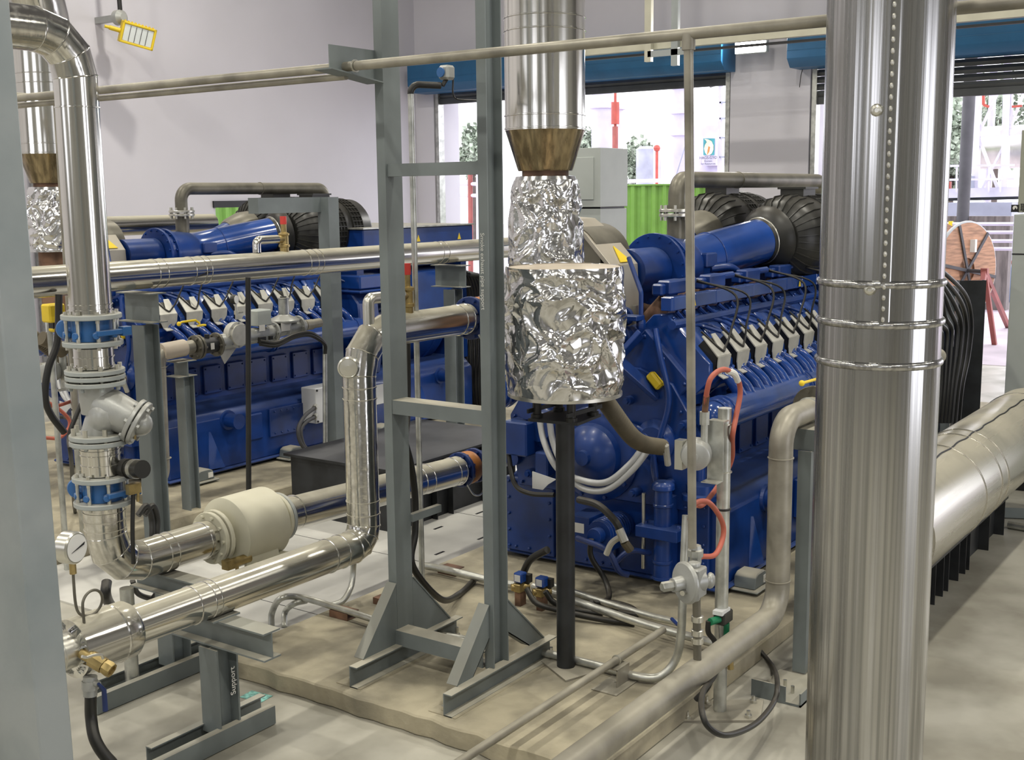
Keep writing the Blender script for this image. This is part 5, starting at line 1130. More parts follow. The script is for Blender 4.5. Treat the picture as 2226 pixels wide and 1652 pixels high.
# floor conduits
def cond(name, label, pts, r, m='galvanised', n=None):
    return tag(MB().tube(smooth_path(pts, 8) if n is None else fillet(pts, n, 7), r, 14).build(name, m), label, 'conduit' if 'conduit' in name else 'hose')
cond('floor_conduit', 'grey conduit curving out of a floor slot and running behind the left trestle foot', [at(590, 1362, z=0.02), at(592, 1330, z=0.10), at(612, 1300, z=0.20), at(660, 1300, z=0.17), at(760, 1330, z=0.15), at(850, 1357, z=0.15), at(985, 1385, z=0.15), at(1050, 1394, z=0.15)], 0.019)
cond('floor_conduit', 'second smaller grey conduit curving out of the same floor slot', [at(618, 1362, z=0.02), at(620, 1330, z=0.08), at(640, 1312, z=0.15), at(665, 1306, z=0.14)], 0.018)
cond('floor_conduit', 'grey conduit rising in a bend from the slot line up behind the lower silver pipe', [at(715, 1318, z=0.14), at(745, 1306, z=0.15), at(763, 1275, z=0.2), at(768, 1235, z=0.3), at(770, 1200, z=0.42)], 0.018)
cond('floor_conduit', 'straight floor conduit strapped to low blocks between the trestle posts', [at(925, 1230, z=0.15), at(960, 1236, z=0.15), at(1050, 1258, z=0.15), at(1120, 1272, z=0.15)], 0.024)
cond('floor_conduit', 'grey conduit running along the pad behind the black pillar to the blue tap', [at(1160, 1275, z=0.16), at(1260, 1310, z=0.16), at(1380, 1350, z=0.16), at(1455, 1372, z=0.16), at(1560, 1400, z=0.16)], 0.024)
cond('floor_conduit', 'low conduit from the right trestle foot bending up beside the regulator line', [at(1180, 1418, z=0.13), at(1300, 1447, z=0.13), at(1385, 1470, z=0.13), at(1435, 1470, z=0.14), at(1468, 1435, z=0.22), at(1480, 1380, z=0.36), at(1484, 1300, z=0.55), at(1492, 1120, z=0.95)], 0.021)
cond('floor_hose', 'white topped pale pipe lying on the pad toward the blue tap lever', [at(1180, 1265, z=0.15), at(1300, 1305, z=0.14), at(1400, 1335, z=0.14), at(1480, 1355, z=0.14)], 0.020, 'galvanised')
for i, pts in enumerate(([at(1145, 1280, z=0.24), at(1165, 1310, z=0.18), at(1210, 1325, z=0.15), at(1300, 1345, z=0.13), at(1380, 1355, z=0.12)],
                         [at(1185, 1285, z=0.24), at(1205, 1310, z=0.17), at(1250, 1325, z=0.14), at(1310, 1335, z=0.13)],
                         [at(1285, 1172, z=0.45), at(1285, 1210, z=0.34), at(1315, 1260, z=0.2), at(1323, 1300, z=0.13), at(1290, 1312, z=0.13)],
                         [at(1283, 1310, z=0.13), at(1330, 1310, z=0.14), at(1370, 1320, z=0.14), at(1385, 1335, z=0.13), at(1345, 1330, z=0.13)],
                         [at(1190, 1195, z=0.45), at(1155, 1215, z=0.36), at(1140, 1240, z=0.27), at(1138, 1255, z=0.24)])):
    lab = ['long black hose from the left blue coil valve along the pad', 'short black hose from the right blue coil valve', 'black hose dropping from the engine front to the pad behind the black pillar', 'coiled end of black hose on the pad right of the pillar', 'black hose from the engine corner down to the left blue coil valve'][i]
    cond('floor_hose', lab, pts, 0.017 if i != 4 else 0.022, 'black_rubber')
for i, (px, py) in enumerate(((1131, 1265), (1178, 1275))):
    c = at(px, py, z=0.24)
    t = thing('solenoid_valve', ['brass solenoid valve with blue coil nearest the chalk marked post', 'brass solenoid valve with blue coil next to the black pillar'][i], 'valve', c - Z * 0.1)
    MB().box(c + Z * 0.03, (0.06, 0.06, 0.06)).build('blue_coil', 'valve_blue' if False else 'blue_lit', t, bevel=0.006)
    MB().box(c - Z * 0.03, (0.08, 0.05, 0.05)).cyl(c + V((0.04, -0.04, -0.03)), c + V((-0.04, 0.04, -0.03)), 0.022).build('body', 'brass', t, bevel=0.004)
    MB().box(c + V((-0.031, 0.0, 0.03)), (0.003, 0.04, 0.04)).build('label_plate', 'white_box', t)
    MB().box(c + V((0.035, -0.03, 0.02)), (0.04, 0.04, 0.05)).build('plug', 'black_plastic', t)
    MB().bb(c.x - 0.03, c.x + 0.03, c.y - 0.02, c.y + 0.02, 0.1, c.z - 0.05).build('rusty_leg', 'rust', t)
for (px, py, lab) in ((735, 1338, 'low steel block under the conduit left of the trestle'), (970, 1243, 'low steel block under the straight conduit between the posts'), (830, 1310, 'low steel block beside the left trestle foot')):
    c = at(px, py, z=0.12)
    tag(MB().beam(c + V((0, -0.07, 0)), c + V((0, 0.07, 0)), C_prof(0.04, 0.10, 0.005), Z).build('conduit_block', 'rust'), lab, 'block')
tag(MB().tube([at(1460, 1345, z=0.2), at(1472, 1357, z=0.19), at(1482, 1362, z=0.19)], 0.010, 8).build('tap_lever', 'navy'), 'dark blue tap lever behind the upright conduit', 'lever')
tag(MB().box(at(557, 1514, z=0.002), (0.09, 0.14, 0.002), Matrix.Rotation(0.1, 3, 'Z')).build('tape_scrap', 'tape'), 'small turquoise scrap of tape on the bare floor before the pad', 'tape')
tag(MB().tube(smooth_path([at(232, 1265, z=0.3), at(230, 1290, z=0.25), at(240, 1315, z=0.12), at(265, 1335, z=0.03)], 8), 0.030, 14).build('hose', 'black_rubber'), 'thick dark hose bending under the silver elbow at lower left', 'hose')
tag(MB().tube(smooth_path([at(288, 1262, z=0.3), at(300, 1290, z=0.2), at(330, 1300, z=0.15), at(345, 1285, z=0.2), at(375, 1290, z=0.15)], 8), 0.016, 12).build('hose', 'black_rubber'), 'looped thin black hose behind the lower silver pipe', 'hose')
for k in range(2):
    tag(MB().tube(smooth_path([at(300 + 14 * k, 1120, y=6.2), at(318 + 14 * k, 1100, y=6.2), at(330 + 12 * k, 1130, y=6.2), at(330 + 8 * k, 1180, y=6.2), at(322 + 6 * k, 1235, z=0.02)], 6), 0.02, 10).build('hose', 'black_rubber'), ['black hose bundle at the foot of the dark H-beam post, left strand', 'black hose bundle at the foot of the dark H-beam post, right strand'][k], 'hose')
tag(MB().tube([at(430, 1122, z=0.03), at(560, 1102, z=0.03)], 0.02, 12).build('floor_pipe', 'galvanised'), 'pale pipe lying at the foot of the far pad left of the hanging hose', 'pipe')
tag(MB().tube([at(60, 1130, z=0.05), at(270, 1090, z=0.05)], 0.04, 14).build('floor_pipe', 'galvanised'), 'thick pale pipe on the floor behind the valve stack', 'pipe')
# thin vent pipe at the left, second header
a = at(110, 213, y=7.1); b = at(40, 215, y=7.1); c = at(150, 690, y=7.1)
tag(MB().tube(fillet([V((b.x - 0.6, 7.1, a.z)), V((a.x + 0.04, 7.1, a.z)), V((c.x, 7.1, 1.0))], 0.05, 6), 0.021, 14).build('vent_pipe', 'raw_pipe'), 'slim beige pipe with an elbow squeezed between left column and silver riser', 'pipe')
yp_ = at(116, 680, y=6.9)
t = thing('yellow_detector', 'yellow box with black cap between the left column and the riser flanges', 'detector', at(118, 690, y=6.9))
yb = at(116, 680, y=6.9); MB().box(yb, (0.12, 0.10, 0.12)).box(yb - Z * 0.11, (0.06, 0.06, 0.03)).build('yellow_housing', 'yellow', t, bevel=0.01)
MB().box(yb - Z * 0.08, (0.05, 0.05, 0.05)).build('black_cap', 'black_plastic', t)
MB().cyl((yp_.x, 6.95, 0.0), (yp_.x, 6.95, yp_.z), 0.02, seg=12).build('stand_pipe', 'galvanised', t)
for (pts, lab, r, m) in (([at(128, 640, y=6.5), at(125, 740, y=6.5), at(105, 800, y=6.5), at(98, 860, y=6.5), at(110, 900, y=6.5), at(140, 940, y=6.5)], 'black cable sagging from the header beside the left column', 0.022, 'black_rubber'),
                      ([at(190, 850, y=6.4), at(165, 905, y=6.4), at(150, 950, y=6.4), at(155, 1000, y=6.4), at(165, 1120, z=0.05), at(190, 1130, z=0.015)], 'black cable diving behind the grey valve flange', 0.014, 'black_rubber'),
                      ([at(90, 735, y=7.3), at(115, 745, y=7.3), at(140, 765, y=7.3)], 'corrugated brown hose end left of the riser valves', 0.05, 'brown_hose')):
    tag(MB().tube(smooth_path(pts, 8), r, 14).build('hose' if m != 'black_rubber' else 'black_cable', m), lab, 'hose' if m != 'black_rubber' else 'cable')
t = thing('valve_actuator', 'black pneumatic actuator with brass fittings right of the lower riser valve', 'actuator', at(290, 1030, y=4.85))
qa = at(262, 1018, y=4.9); qb = at(310, 1020, y=4.7)
MB().cyl(qa, qb, 0.045, seg=20).cyl(qa.lerp(qb, .2), qa.lerp(qb, .45), 0.05, seg=20).build('cylinder', 'black_plastic', t)
MB().cyl(qa.lerp(qb, .6), qa.lerp(qb, .75), 0.049, seg=20).build('silver_band', 'zinc', t)
MB().box(at(290, 1062, y=4.78), (0.07, 0.03, 0.05)).cyl(at(300, 1070, y=4.78), at(300, 1090, y=4.78), 0.008).build('brass_fitting', 'brass', t)
tag(MB().tube(smooth_path([at(290, 1060, y=4.8), at(288, 1150, y=4.8), at(290, 1225, y=4.8)], 5), 0.011, 10).build('black_cable', 'black_rubber'), 'black cable hanging from the actuator beside the riser', 'cable')
t = thing('limit_switch', 'small black switch with brass fittings beside the grey strainer body', 'switch', at(290, 910, y=4.85))
MB().box(at(285, 895, y=4.82), (0.12, 0.06, 0.05)).build('switch_box', 'black_plastic', t, bevel=0.005)
MB().box(at(284, 925, y=4.82), (0.06, 0.03, 0.07)).cyl(at(276, 925, y=4.8), at(276, 958, y=4.8), 0.010).cyl(at(292, 925, y=4.8), at(292, 955, y=4.8), 0.010).build('brass_fitting', 'brass', t)
sw = at(757, 800, y=4.06)
tag(MB().lathe(sw, V((-0.75, -0.65, 0)), [(0.04, -0.07), (0.052, -0.06), (0.055, -0.01), (0.048, 0.0), (0.044, -0.004), (0.012, -0.002), (0.012, 0.006)], 28).build('temperature_sensor', 'zinc'), 'round metal sensor cap left of the upright silver pipe', 'sensor')

# white junction box and sign on the far skid
jbx = at(720, 870, y=7.80)
t = thing('junction_box', 'white junction box with two grey cables mounted on the far blue skid', 'box', jbx)
xl = at(676, 880, y=7.80).x; xh = at(752, 880, y=7.80).x; zt_ = at(680, 843, y=7.80).z; zb_ = at(700, 915, y=7.80).z
MB().bb(xl, xh + 0.08, 7.74, 7.925, zb_, zt_).build('box_body', 'white_box', t, bevel=0.006)
o = MB()
for a in (xl + 0.02, xh + 0.06):
    for b in (zb_ + 0.02, zt_ - 0.02): o.cyl((a, 7.738, b), (a, 7.73, b), 0.010, seg=8)
o.build('lid_screws', 'ink', t)
for k in range(2):
    s0 = at(683, 887 + 20 * k, y=7.72)
    MB().tube(smooth_path([s0, at(662 + 4 * k, 905 + 12 * k, y=7.7), at(648 + 6 * k, 935, y=7.68), at(658 + 4 * k, 970, y=7.66), at(690, 990 - 4 * k, y=7.6), at(720, 992, y=7.4)], 8), 0.018, 12).build('grey_cable', 'out_dark', t)
    MB().cyl(s0, s0 + V((0.04, 0.02, 0.01)), 0.026, seg=8).build('cable_gland', 'zinc', LAST[0])
sp = at(768, 868, y=7.9)
t = thing('name_sticker', 'white sticker with a black letter on the far blue skid, beside the junction box', 'sticker', sp)
MB().bb(sp.x - 0.16, sp.x + 0.5, 7.915, 7.919, sp.z - 0.11, sp.z + 0.09).build('sticker_sheet', 'white_box', t)
nl = at(768, 872, y=7.91); text('sticker_letter', 'N', 0.075, 'ink', (nl.x, 7.913, nl.z), X, Z, t)

# black plate platform between the engines
t = thing('black_platform', 'low black steel platform with a flat top between the two engines', 'platform', (6.9, 5.9, 0))
zp = 0.50
q1 = at(745, 978, z=zp); q2 = at(1040, 930, z=zp); q3 = at(880, 922, z=zp); q4 = at(825, 1012, z=zp)
ya = 5.62; yb2 = 6.75; xa = at(1040, 932, z=zp).x
MB().bb(6.45, 8.15, ya, yb2, zp - 0.02, zp).build('top_plate', 'black_steel', t)
o = MB().bb(6.49, 8.10, ya + 0.04, ya + 0.05, 0.012, zp - 0.02).bb(6.49, 6.50, ya + 0.04, yb2 - 0.04, 0.012, zp - 0.02); o.build('side_sheet', 'black_steel', t)
for xx in (6.55, 6.95, 7.15, 7.6, 8.0): MB().beam(V((xx, ya + 0.03, 0.012)), V((xx, ya + 0.03, zp - 0.02)), L_prof(0.05, 0.006), -Y).build('stiffener', 'black_steel', t)

# ------------------------------------------------------------------ right foreground stack
sx, sy, sr = 3.86, 1.235, 0.197
q = at(1876, 1652, y=sy); sx = q.x; q0 = at(1943, 0, y=sy)
t = thing('vertical_stack', 'big upright stainless steel stack with a riveted seam, nearest at the right', 'stack', (sx, sy, 0))
o = MB().tube([V((sx, sy, 0.0)), V((sx, sy, 6.5))], sr, 64)
o.build('stack_shell', 'duct_steel', t)
for py in (640, 735, 832):
    zz = at(1900, py, y=sy - 0.15, x=None).z
    MB().lathe((sx, sy, zz), Z, [(sr - 0.002, -0.014), (sr + 0.005, -0.010), (sr + 0.009, -0.004), (sr + 0.009, 0.004), (sr + 0.005, 0.010), (sr - 0.002, 0.014)], 64).build('bead_ring', 'duct_steel', t)
zlow = at(1900, 735, y=sy - .15).z
vd = (V((0, 0, 0)) - V((sx, sy, 0))); vd.z = 0; vd.normalize(); sd = Matrix.Rotation(math.radians(4), 3, 'Z') @ vd; sdn = V((-sd.y, sd.x, 0))
# overlap seam: a thin raised strip and its stitch rivets
o = MB(); c = V((sx, sy, 0)) + sd * (sr + 0.001)
o.prism([c + sdn * 0.016 + Z * zlow, c - sdn * 0.016 + Z * zlow, c - sdn * 0.016 + sd * 0.006 + Z * zlow, c + sdn * 0.010 + sd * 0.004 + Z * zlow], (0, 0, 6.5 - zlow)); seam_ = o.build('seam_strip', 'duct_steel', t)
o = MB(); zz = zlow + 0.02
while zz < 3.6:
    o.sphere(c + sd * 0.005 - sdn * 0.004 + Z * zz, 0.006, 8, (1, 1, 1.6)); zz += 0.034
o.build('stitch_rivets', 'zinc', seam_)
for (px, py) in ((1908, 240), (1893, 628)):
    p = at(px, py, x=sx - sr * 0.9)
    d = V((p.x - sx, p.y - sy, 0)).normalized(); p = V((sx, sy, p.z)) + d * sr
    MB().lathe(p, d, [(0.022, -0.003), (0.015, 0.006), (0.008, 0.008), (0.007, 0.002)], 12).build('rivet_dimple', 'zinc', t)

# big horizontal pipe at the right and its black stand
by, bz, br = 1.95, 0.645, 0.30
t = clad_pipe('large_insulated_pipe', 'very large dusty silver pipe lying behind the stack at the right edge', 'pipe', [V((6.25, by, bz)), V((9.9, by, bz))], br, 0, [(V((7.35, by, bz)), X), (V((7.75, by, bz)), X), (V((7.93, by, bz)), X), (V((9.6, by, bz)), X)], 'clad_big', seg=64, bw=0.02, bt=0.006)
o = MB(); pts = []
rnd = random.Random(4)
for i in range(60):
    x_ = 6.92 + i * 0.05; a = math.radians(104) + 0.014 * math.sin(i * 0.9) + rnd.uniform(-.006, .006); pts.append(V((x_, by + (br + 0.001) * math.cos(a), bz + (br + 0.001) * math.sin(a))))
tag(MB().tube(pts, 0.0055, 6).build('split_seam', 'ink'), 'dark wavy split along the top of the very large pipe', 'seam')
t = thing('pipe_stand', 'black ribbed steel stand beneath the very large pipe', 'stand', (7.7, 1.9, 0))
for (x0, x1) in ((6.7, 7.88), (7.90, 8.95)):
    MB().bb(x0, x1, 1.86, 2.25, 0.27, 0.285).build('top_plate', 'black_steel', t)
    MB().bb(x0, x1, 1.94, 1.95, 0.0, 0.27).build('web_sheet', 'black_steel', t)
for xx in (7.12, 7.30, 7.42, 7.66, 7.83, 7.93, 8.45, 8.9):
    MB().bb(xx, xx + 0.008, 1.87, 2.2, 0.0, 0.27).build('rib', 'black_steel', t)
for xx in (7.0, 8.3): MB().bb(xx, xx + 0.3, 1.88, 2.02, 0.285, 0.36).build('saddle', 'black_steel', t)
tag(MB().bb(6.35, 6.75, 1.80, 1.84, 0, 0.05).bb(6.35, 6.75, 1.80, 1.9, 0, 0.01).build('angle_offcut', 'grey_paint'), 'short grey angle piece on the floor beside the stack', 'angle')
# cable riser channels
y_ = 2.75
for (px, ptop, w_, lab) in ((2060, 622, 0.20, 'nearer grey steel channel standing beside the hanging black cables at right'), (2106, 612, 0.18, 'farther dark steel channel standing beside the hanging black cables at right')):
    b = at(px, 800, y=y_); zt_ = at(px, ptop, y=y_).z
    tag(MB().beam(V((b.x, y_, 0)), V((b.x, y_, zt_)), [(u_, v_) for u_, v_ in C_prof(w_ * 1.35, 0.08, 0.008)], X + Y * (0.6 if px < 2080 else -1.5)).build('channel_post', 'grey_paint' if px < 2080 else 'black_steel'), lab, 'post')
for i in range(7):
    f = i / 6; dx = 9 * i
    tag(MB().tube(smooth_path([at(2000, 556 + 12 * i, y=2.7 - .02 * i), at(2042, 584 + 14 * i, y=2.7 - .02 * i), at(2098 - 11 * i, 640 + 12 * i, y=2.7 - .02 * i), at(2112 - 11 * i, 700 + 4 * i, y=2.7 - .02 * i), at(2106 - 10 * i, 770, y=2.7 - .02 * i), at(2092 - 8 * i, 840, y=2.7 - .02 * i), at(2084 - 8 * i, 920, y=2.7 - .02 * i)], 7), 0.019, 10).build('power_cable', 'black_rubber'), ['outermost', 'second from outside', 'third from outside', 'middle', 'third from inside', 'second from inside', 'innermost'][i] + ' black cable of the bundle arching over the grey channel at right', 'cable', 'arching black power cables at the right')
for i in range(9):
    a = i * 8
    tag(MB().tube(smooth_path([at(975 + a * 0.7, 580 + 2 * i, y=8.1 - .05 * i), at(1006 + a * .8, 600 + i, y=8.1 - .05 * i), at(1018 + a * .8, 680, y=8.1 - .05 * i), at(1012 + a, 760, y=8.1 - .05 * i), at(1016 + a * .8, 850, y=8.1 - .05 * i), at(1030 + a * .7, 935, y=8.1 - .05 * i)], 7), 0.021, 10).build('power_cable', 'black_rubber'), 'black power cable in the bundle hanging at the generator end of the far engine', 'cable', 'hanging black power cables beside the far generator')
# control cabinet at the right edge
cbx = 10.35; yl = at(2193, 700, x=cbx).y; zt_ = at(2215, 283, x=cbx).z; zs = at(2210, 462, x=cbx).z
t = thing('control_cabinet', 'tall grey green control cabinet cut by the right edge', 'cabinet', (cbx + .3, yl - 0.5, 0))
MB().bb(cbx, cbx + 0.6, yl - 1.6, yl - 0.02, zs, zt_).build('upper_body', 'cabinet_paint', t, bevel=0.004)
MB().bb(cbx - 0.02, cbx + 0.6, yl - 1.6, yl, 0.08, zs - 0.015).build('lower_body', 'cabinet_light', t, bevel=0.004)
MB().bb(cbx, cbx + 0.6, yl - 1.6, yl, 0.0, 0.08).build('plinth', 'ink', t)
MB().bb(cbx - 0.012, cbx, yl - 0.9, yl - 0.12, zs + 0.1, zt_ - 0.1).build('glazed_door', 'cabinet_paint', t)
zm = at(2200, 552, x=cbx).z
MB().bb(cbx - 0.022, cbx - 0.018, yl - 1.6, yl, zm - 0.006, zm + 0.006).build('door_gap', 'ink', t)
lg = at(2206, 453, x=cbx - 0.012)
MB().bb(cbx - 0.006, cbx - 0.002, lg.y - 0.03, lg.y + 0.03, lg.z - 0.03, lg.z + 0.03).build('logo_square', 'ink', t)
MB().lathe((cbx - 0.0062, lg.y, lg.z + 0.004), -X, [(0.018, 0), (0.018, 0.001)], 20).build('logo_disc', 'paper', t)
MB().prism([V((cbx - 0.0075, lg.y + 0.012, lg.z - 0.02)), V((cbx - 0.0075, lg.y - 0.014, lg.z - 0.012)), V((cbx - 0.0075, lg.y - 0.006, lg.z + 0.008))], (-0.001, 0, 0)).build('logo_swirl', 'ink', t)
text('cabinet_writing', '联', 0.075, 'ink', (cbx - 0.004, lg.y - 0.075, lg.z), -Y, Z, t)
tag(MB().tube([at(2192, 1140, z=0.03), at(2250, 1150, z=0.03)], 0.03, 10).build('floor_pipe', 'galvanised'), 'pale pipe on the floor by the foot of the control cabinet', 'pipe')
tag(MB().beam(at(2180, 1112, z=0.05), at(2300, 1116, z=0.05), R_prof(0.08, 0.06), Z).build('floor_channel', 'grey_paint'), 'grey channel on the floor before the cabinet plinth', 'channel')
# grey cabinet beyond the exhaust
b = at(1280, 385, x=11.2)
t = thing('engine_cabinet', 'light grey sheet metal cabinet standing behind the turbo hood', 'cabinet', (11.4, b.y, 0))
cl = at(1215, 400, x=11.2).y; cr = at(1305, 400, x=11.2).y; z1_ = at(1290, 321, x=11.2).z; z2_ = at(1290, 450, x=11.2).z
MB().bb(11.2, 11.8, cr, cl + 0.3, z2_, z1_).build('upper_body', 'cabinet_light', t, bevel=0.004)
MB().bb(11.25, 11.78, cr + 0.03, cl + 0.28, z2_ - 0.03, z2_ + 0.01).build('shadow_gap', 'ink', t)
MB().bb(11.22, 11.8, cr + 0.01, cl + 0.3, 0, z2_ - 0.02).build('lower_body', 'cabinet_light', t, bevel=0.004)
MB().bb(11.185, 11.2, cr + 0.08, cl + 0.2, z2_ + 0.08, z1_ - 0.1).build('door', 'cabinet_light', t, bevel=0.003)
# silver pipe beyond the far engine
p = at(245, 492, y=10.2); p2_ = at(462, 488, y=10.2)
tag(MB().tube([V((p.x - 2, 10.2, p.z)), V((p2_.x, 10.2, p.z))], 0.10, 32).build('insulated_pipe', 'clad_x'), 'silver clad pipe lying behind the blue duct of the far engine', 'pipe')

# ------------------------------------------------------------------ the yard outside
struct(MB().bb(XW + jx, 90, -30, 60, 0.0, 0.006).build('ground', 'out_ground'))
def O(px, py, x): return at(px, py, x=x)
# green corrugated fences
def corr(name, p0, p1, z1, m, label, pitch=0.25):
    p0, p1 = V(p0), V(p1); d = (p1 - p0); L = d.length; d.normalize(); n = V((-d.y, d.x, 0)); pts = []
    k = int(L / pitch)
    for i in range(k):
        for (u_, v_) in ((0, 0), (0.3, 0), (0.5, 0.05), (0.8, 0.05)): pts.append(p0 + d * (i + u_) * pitch + n * v_)
    back = [q + n * 0.004 for q in reversed(pts)]
    o = MB(); b = len(o.v)
    for q in pts: o.v += [q, q + Z * z1]
    for i in range(len(pts) - 1): o.f.append((2 * i, 2 * i + 2, 2 * i + 3, 2 * i + 1)); o.m.append(0)
    b = len(o.v)
    for q in pts: o.v += [q + n * 0.01, q + n * 0.01 + Z * z1]
    for i in range(len(pts) - 1): o.f.append((b + 2 * i, b + 2 * i + 1, b + 2 * i + 3, b + 2 * i + 2)); o.m.append(0)
    o.prism([p0 - n * 0.02 + Z * z1, p1 - n * 0.02 + Z * z1, p1 + n * 0.07 + Z * z1, p0 + n * 0.07 + Z * z1], (0, 0, 0.03))
    return tag(o.build(name, m, sharp=20), label, 'fence')
f0, f1 = O(1240, 411, 22), O(1620, 394, 22)
corr('green_fence', (22, f0.y, 0), (22, f1.y - 0.6, 0), O(1440, 403, 22).z, 'green_sheet', 'lime green corrugated fence outside the window behind the blue engine')
corr('green_fence', (9, 17.5, 0), (20, 17.5, 0), 2.45, 'green_sheet', 'lime green corrugated fence seen through the low doorway in the left wall')
def tower(px, w, pt, pb, x, m, label, name='process_column', bands=()):
    a = O(px - w / 2, 400, x); b = O(px + w / 2, 400, x); r = (a - b).length / 2; c = (a + b) / 2
    zt_ = O(px, pt, x).z
    t = thing(name, label, 'tower', (c.x, c.y, 0))
    MB().lathe((c.x, c.y, 0), Z, [(r, 0), (r, zt_ - r * 0.3), (r * 0.6, zt_)], 28).build('shell', m, t)
    if bands:
        for k in bands: MB().ring((c.x, c.y, O(px, k, x).z), Z, r, 0.08, 0.14, 28).build('ring_band', 'out_white', t)
    return t, c, r
tower(1309, 40, -120, 400, 32, 'tank_lilac', 'pale lilac process column at the left of the window', bands=(233, 160))
tower(1347, 12, 225, 400, 31, 'out_white', 'slim white column beside the red riser pipe', bands=(235,))
tower(1481, 36, -160, 400, 34, 'tank_lilac', 'pale lilac process column beside the slim gas drop pipe', bands=(245, 292, 190))
tower(1403, 36, 318, 400, 50, 'tank_grey', 'distant squat grey tank in the middle of the window', 'storage_tank')
tower(1434, 18, 318, 400, 52, 'tank_lilac', 'distant small pale tank right of the squat grey tank', 'storage_tank')
for px in (1423, 1431, 1439):
    tag(MB().tube([O(px, 318, 48), V((48, O(px, 400, 48).y, 0.0))], 0.06, 6).build('yard_pipe', 'out_white'), ['white standpipe nearest the squat grey tank', 'middle white standpipe by the distant tanks', 'white standpipe farthest right by the distant tanks'][(px - 1423) // 8], 'pipe')
a = O(1337, 130, 30.5); b = O(1337, 405, 30.5)
t = thing('red_riser_pipe', 'thin red pipe with a thick upper sleeve standing by the lilac column', 'pipe', (a.x, b.y, 0))
MB().tube([V((a.x, b.y, 0.2)), V((a.x, b.y, a.z + 2))], 0.045, 8).build('pipe', 'out_red', t)
MB().tube([V((a.x, b.y, O(1337, 270, 30.5).z)), V((a.x, b.y, O(1337, 222, 30.5).z))], 0.12, 10).build('sleeve', 'out_red', t)
MB().tube([V((a.x, b.y, O(1337, 400, 30.5).z)), V((a.x, b.y, O(1337, 275, 30.5).z))], 0.085, 10).build('lower_sleeve', 'red_oxide', t)
a = O(1428, 330, 47); tag(MB().tube([O(1428, 322, 47), V((47, O(1428, 400, 47).y, 0.0))], 0.07, 6).sphere(O(1428, 322, 47), 0.16, 8).build('hydrant_pipe', 'out_red'), 'small red standpipe before the distant tanks', 'pipe')
tag(MB().bb(31, 31.3, O(1452, 392, 31).y, O(1342, 392, 31).y, O(1400, 397, 31).z, O(1400, 389, 31).z).build('white_beam', 'out_white'), 'white horizontal beam lying just above the green fence', 'beam')
tag(MB().tube([O(1500, 283, 33), V((33, O(1405, 522, 33).y, 0.0))], 0.02, 6).build('guy_wire', 'tank_grey'), 'slanting guy wire beside the slim gas drop pipe', 'wire')
# logo tank
t, c, r = tower(1537, 62, 264, 400, 40, 'tank_lilac', 'pale tank carrying a teal square leaf logo with small writing', 'storage_tank')
lx = c.x - r * 0.84; 
u = (O(1560, 300, lx) - O(1500, 300, lx)).normalized(); nn = V((-1, 0, 0))
def lq(px, py, d=0.0):
    p = O(px, py, lx - 0.45 + 0.0); return p - V((d, 0, 0))
MB().prism([lq(1529, 301), lq(1553, 301), lq(1552, 337), lq(1529, 337)], (0.03, 0, 0)).build('logo_square', 'teal', t)
MB().prism([lq(*p, 0.02) for p in ((1531, 302), (1539, 303), (1547, 307), (1551, 316), (1551, 325), (1548, 333), (1543, 337), (1537, 337), (1533, 331), (1531, 323), (1533, 315), (1537, 309), (1535, 305))], (0.03, 0, 0)).build('logo_leaf', 'flame', t)
MB().prism([lq(*p, 0.04) for p in ((1541, 318), (1544, 320), (1542, 330), (1538, 336), (1539, 327))], (0.03, 0, 0)).build('logo_vein', 'joint_orange', t)
rt = V((0, -1, 0))
for (py, s, tx_) in ((343, 0.22, 'HAGS-GYO'), (350, 0.15, 'Biomass'), (356, 0.16, 'for Resources')):
    p = lq(1540, py, 0.02); text('logo_writing', tx_, s * 0.62, 'ink', p, rt, Z, t)
MB().bb(lx - 0.42, c.x, lq(1556, 320).y, lq(1526, 320).y, lq(1540, 360).z, lq(1540, 299).z).build('logo_panel', 'tank_lilac', t)
# ladder tower
t = thing('ladder_mast', 'tall ladder mast beside the window edge', 'ladder', (O(1562, 400, 28).x, O(1562, 400, 28).y, 0))
zt_ = O(1562, 165, 28).z
MB().bb(28, 28.12, O(1566, 300, 28).y, O(1560, 300, 28).y, 0, zt_).bb(28, 28.08, O(1594, 300, 28).y, O(1591, 300, 28).y, 0, zt_).build('mast', 'tank_lilac', t)
for py in (183, 222, 257, 299, 341, 383):
    MB().bb(28, 28.05, O(1592, py, 28).y, O(1564, py, 28).y, O(1578, py, 28).z - 0.02, O(1578, py, 28).z + 0.02).build('rung', 'tank_grey', t)
MB().tube([O(1562, 183, 27.9), O(1545, 188, 27.9), O(1538, 182, 27.9)], 0.03, 6).build('lamp_arm', 'out_dark', t)
# right opening: steel structure
t = thing('steel_structure', 'white steel pipe rack with crossed braces beyond the right shutter opening', 'structure', (30, 6.0, 0))
def bar(p, q, w_, x=30, m='out_white', nm='member'):
    a, b = O(*p, x), O(*q, x); dd = (b - a).normalized(); MB().beam(a, b, R_prof(w_, w_), X).build(nm, m, t)
bar((2128, 120), (2120, 425), 0.16); bar((2192, 120), (2183, 425), 0.16); bar((2110, 293), (2226, 286), 0.12); bar((2128, 425), (2190, 300), 0.05); bar((2128, 300), (2172, 418), 0.07); bar((2128, 290), (2170, 200), 0.06); bar((2128, 430), (2060, 430), 0.05)
bar((2196, 280), (2226, 200), 0.06); bar((2200, 200), (2200, 290), 0.05)
bar((2040, 421), (2230, 416), 0.22, 29.5, 'out_white', 'deck_edge'); bar((2040, 433), (2230, 428), 0.10, 29.6, 'out_dark', 'deck_beam')
for py in (361, 391): bar((2040, py), (2205, py - 2), 0.05, 29.3, 'out_white', 'handrail')
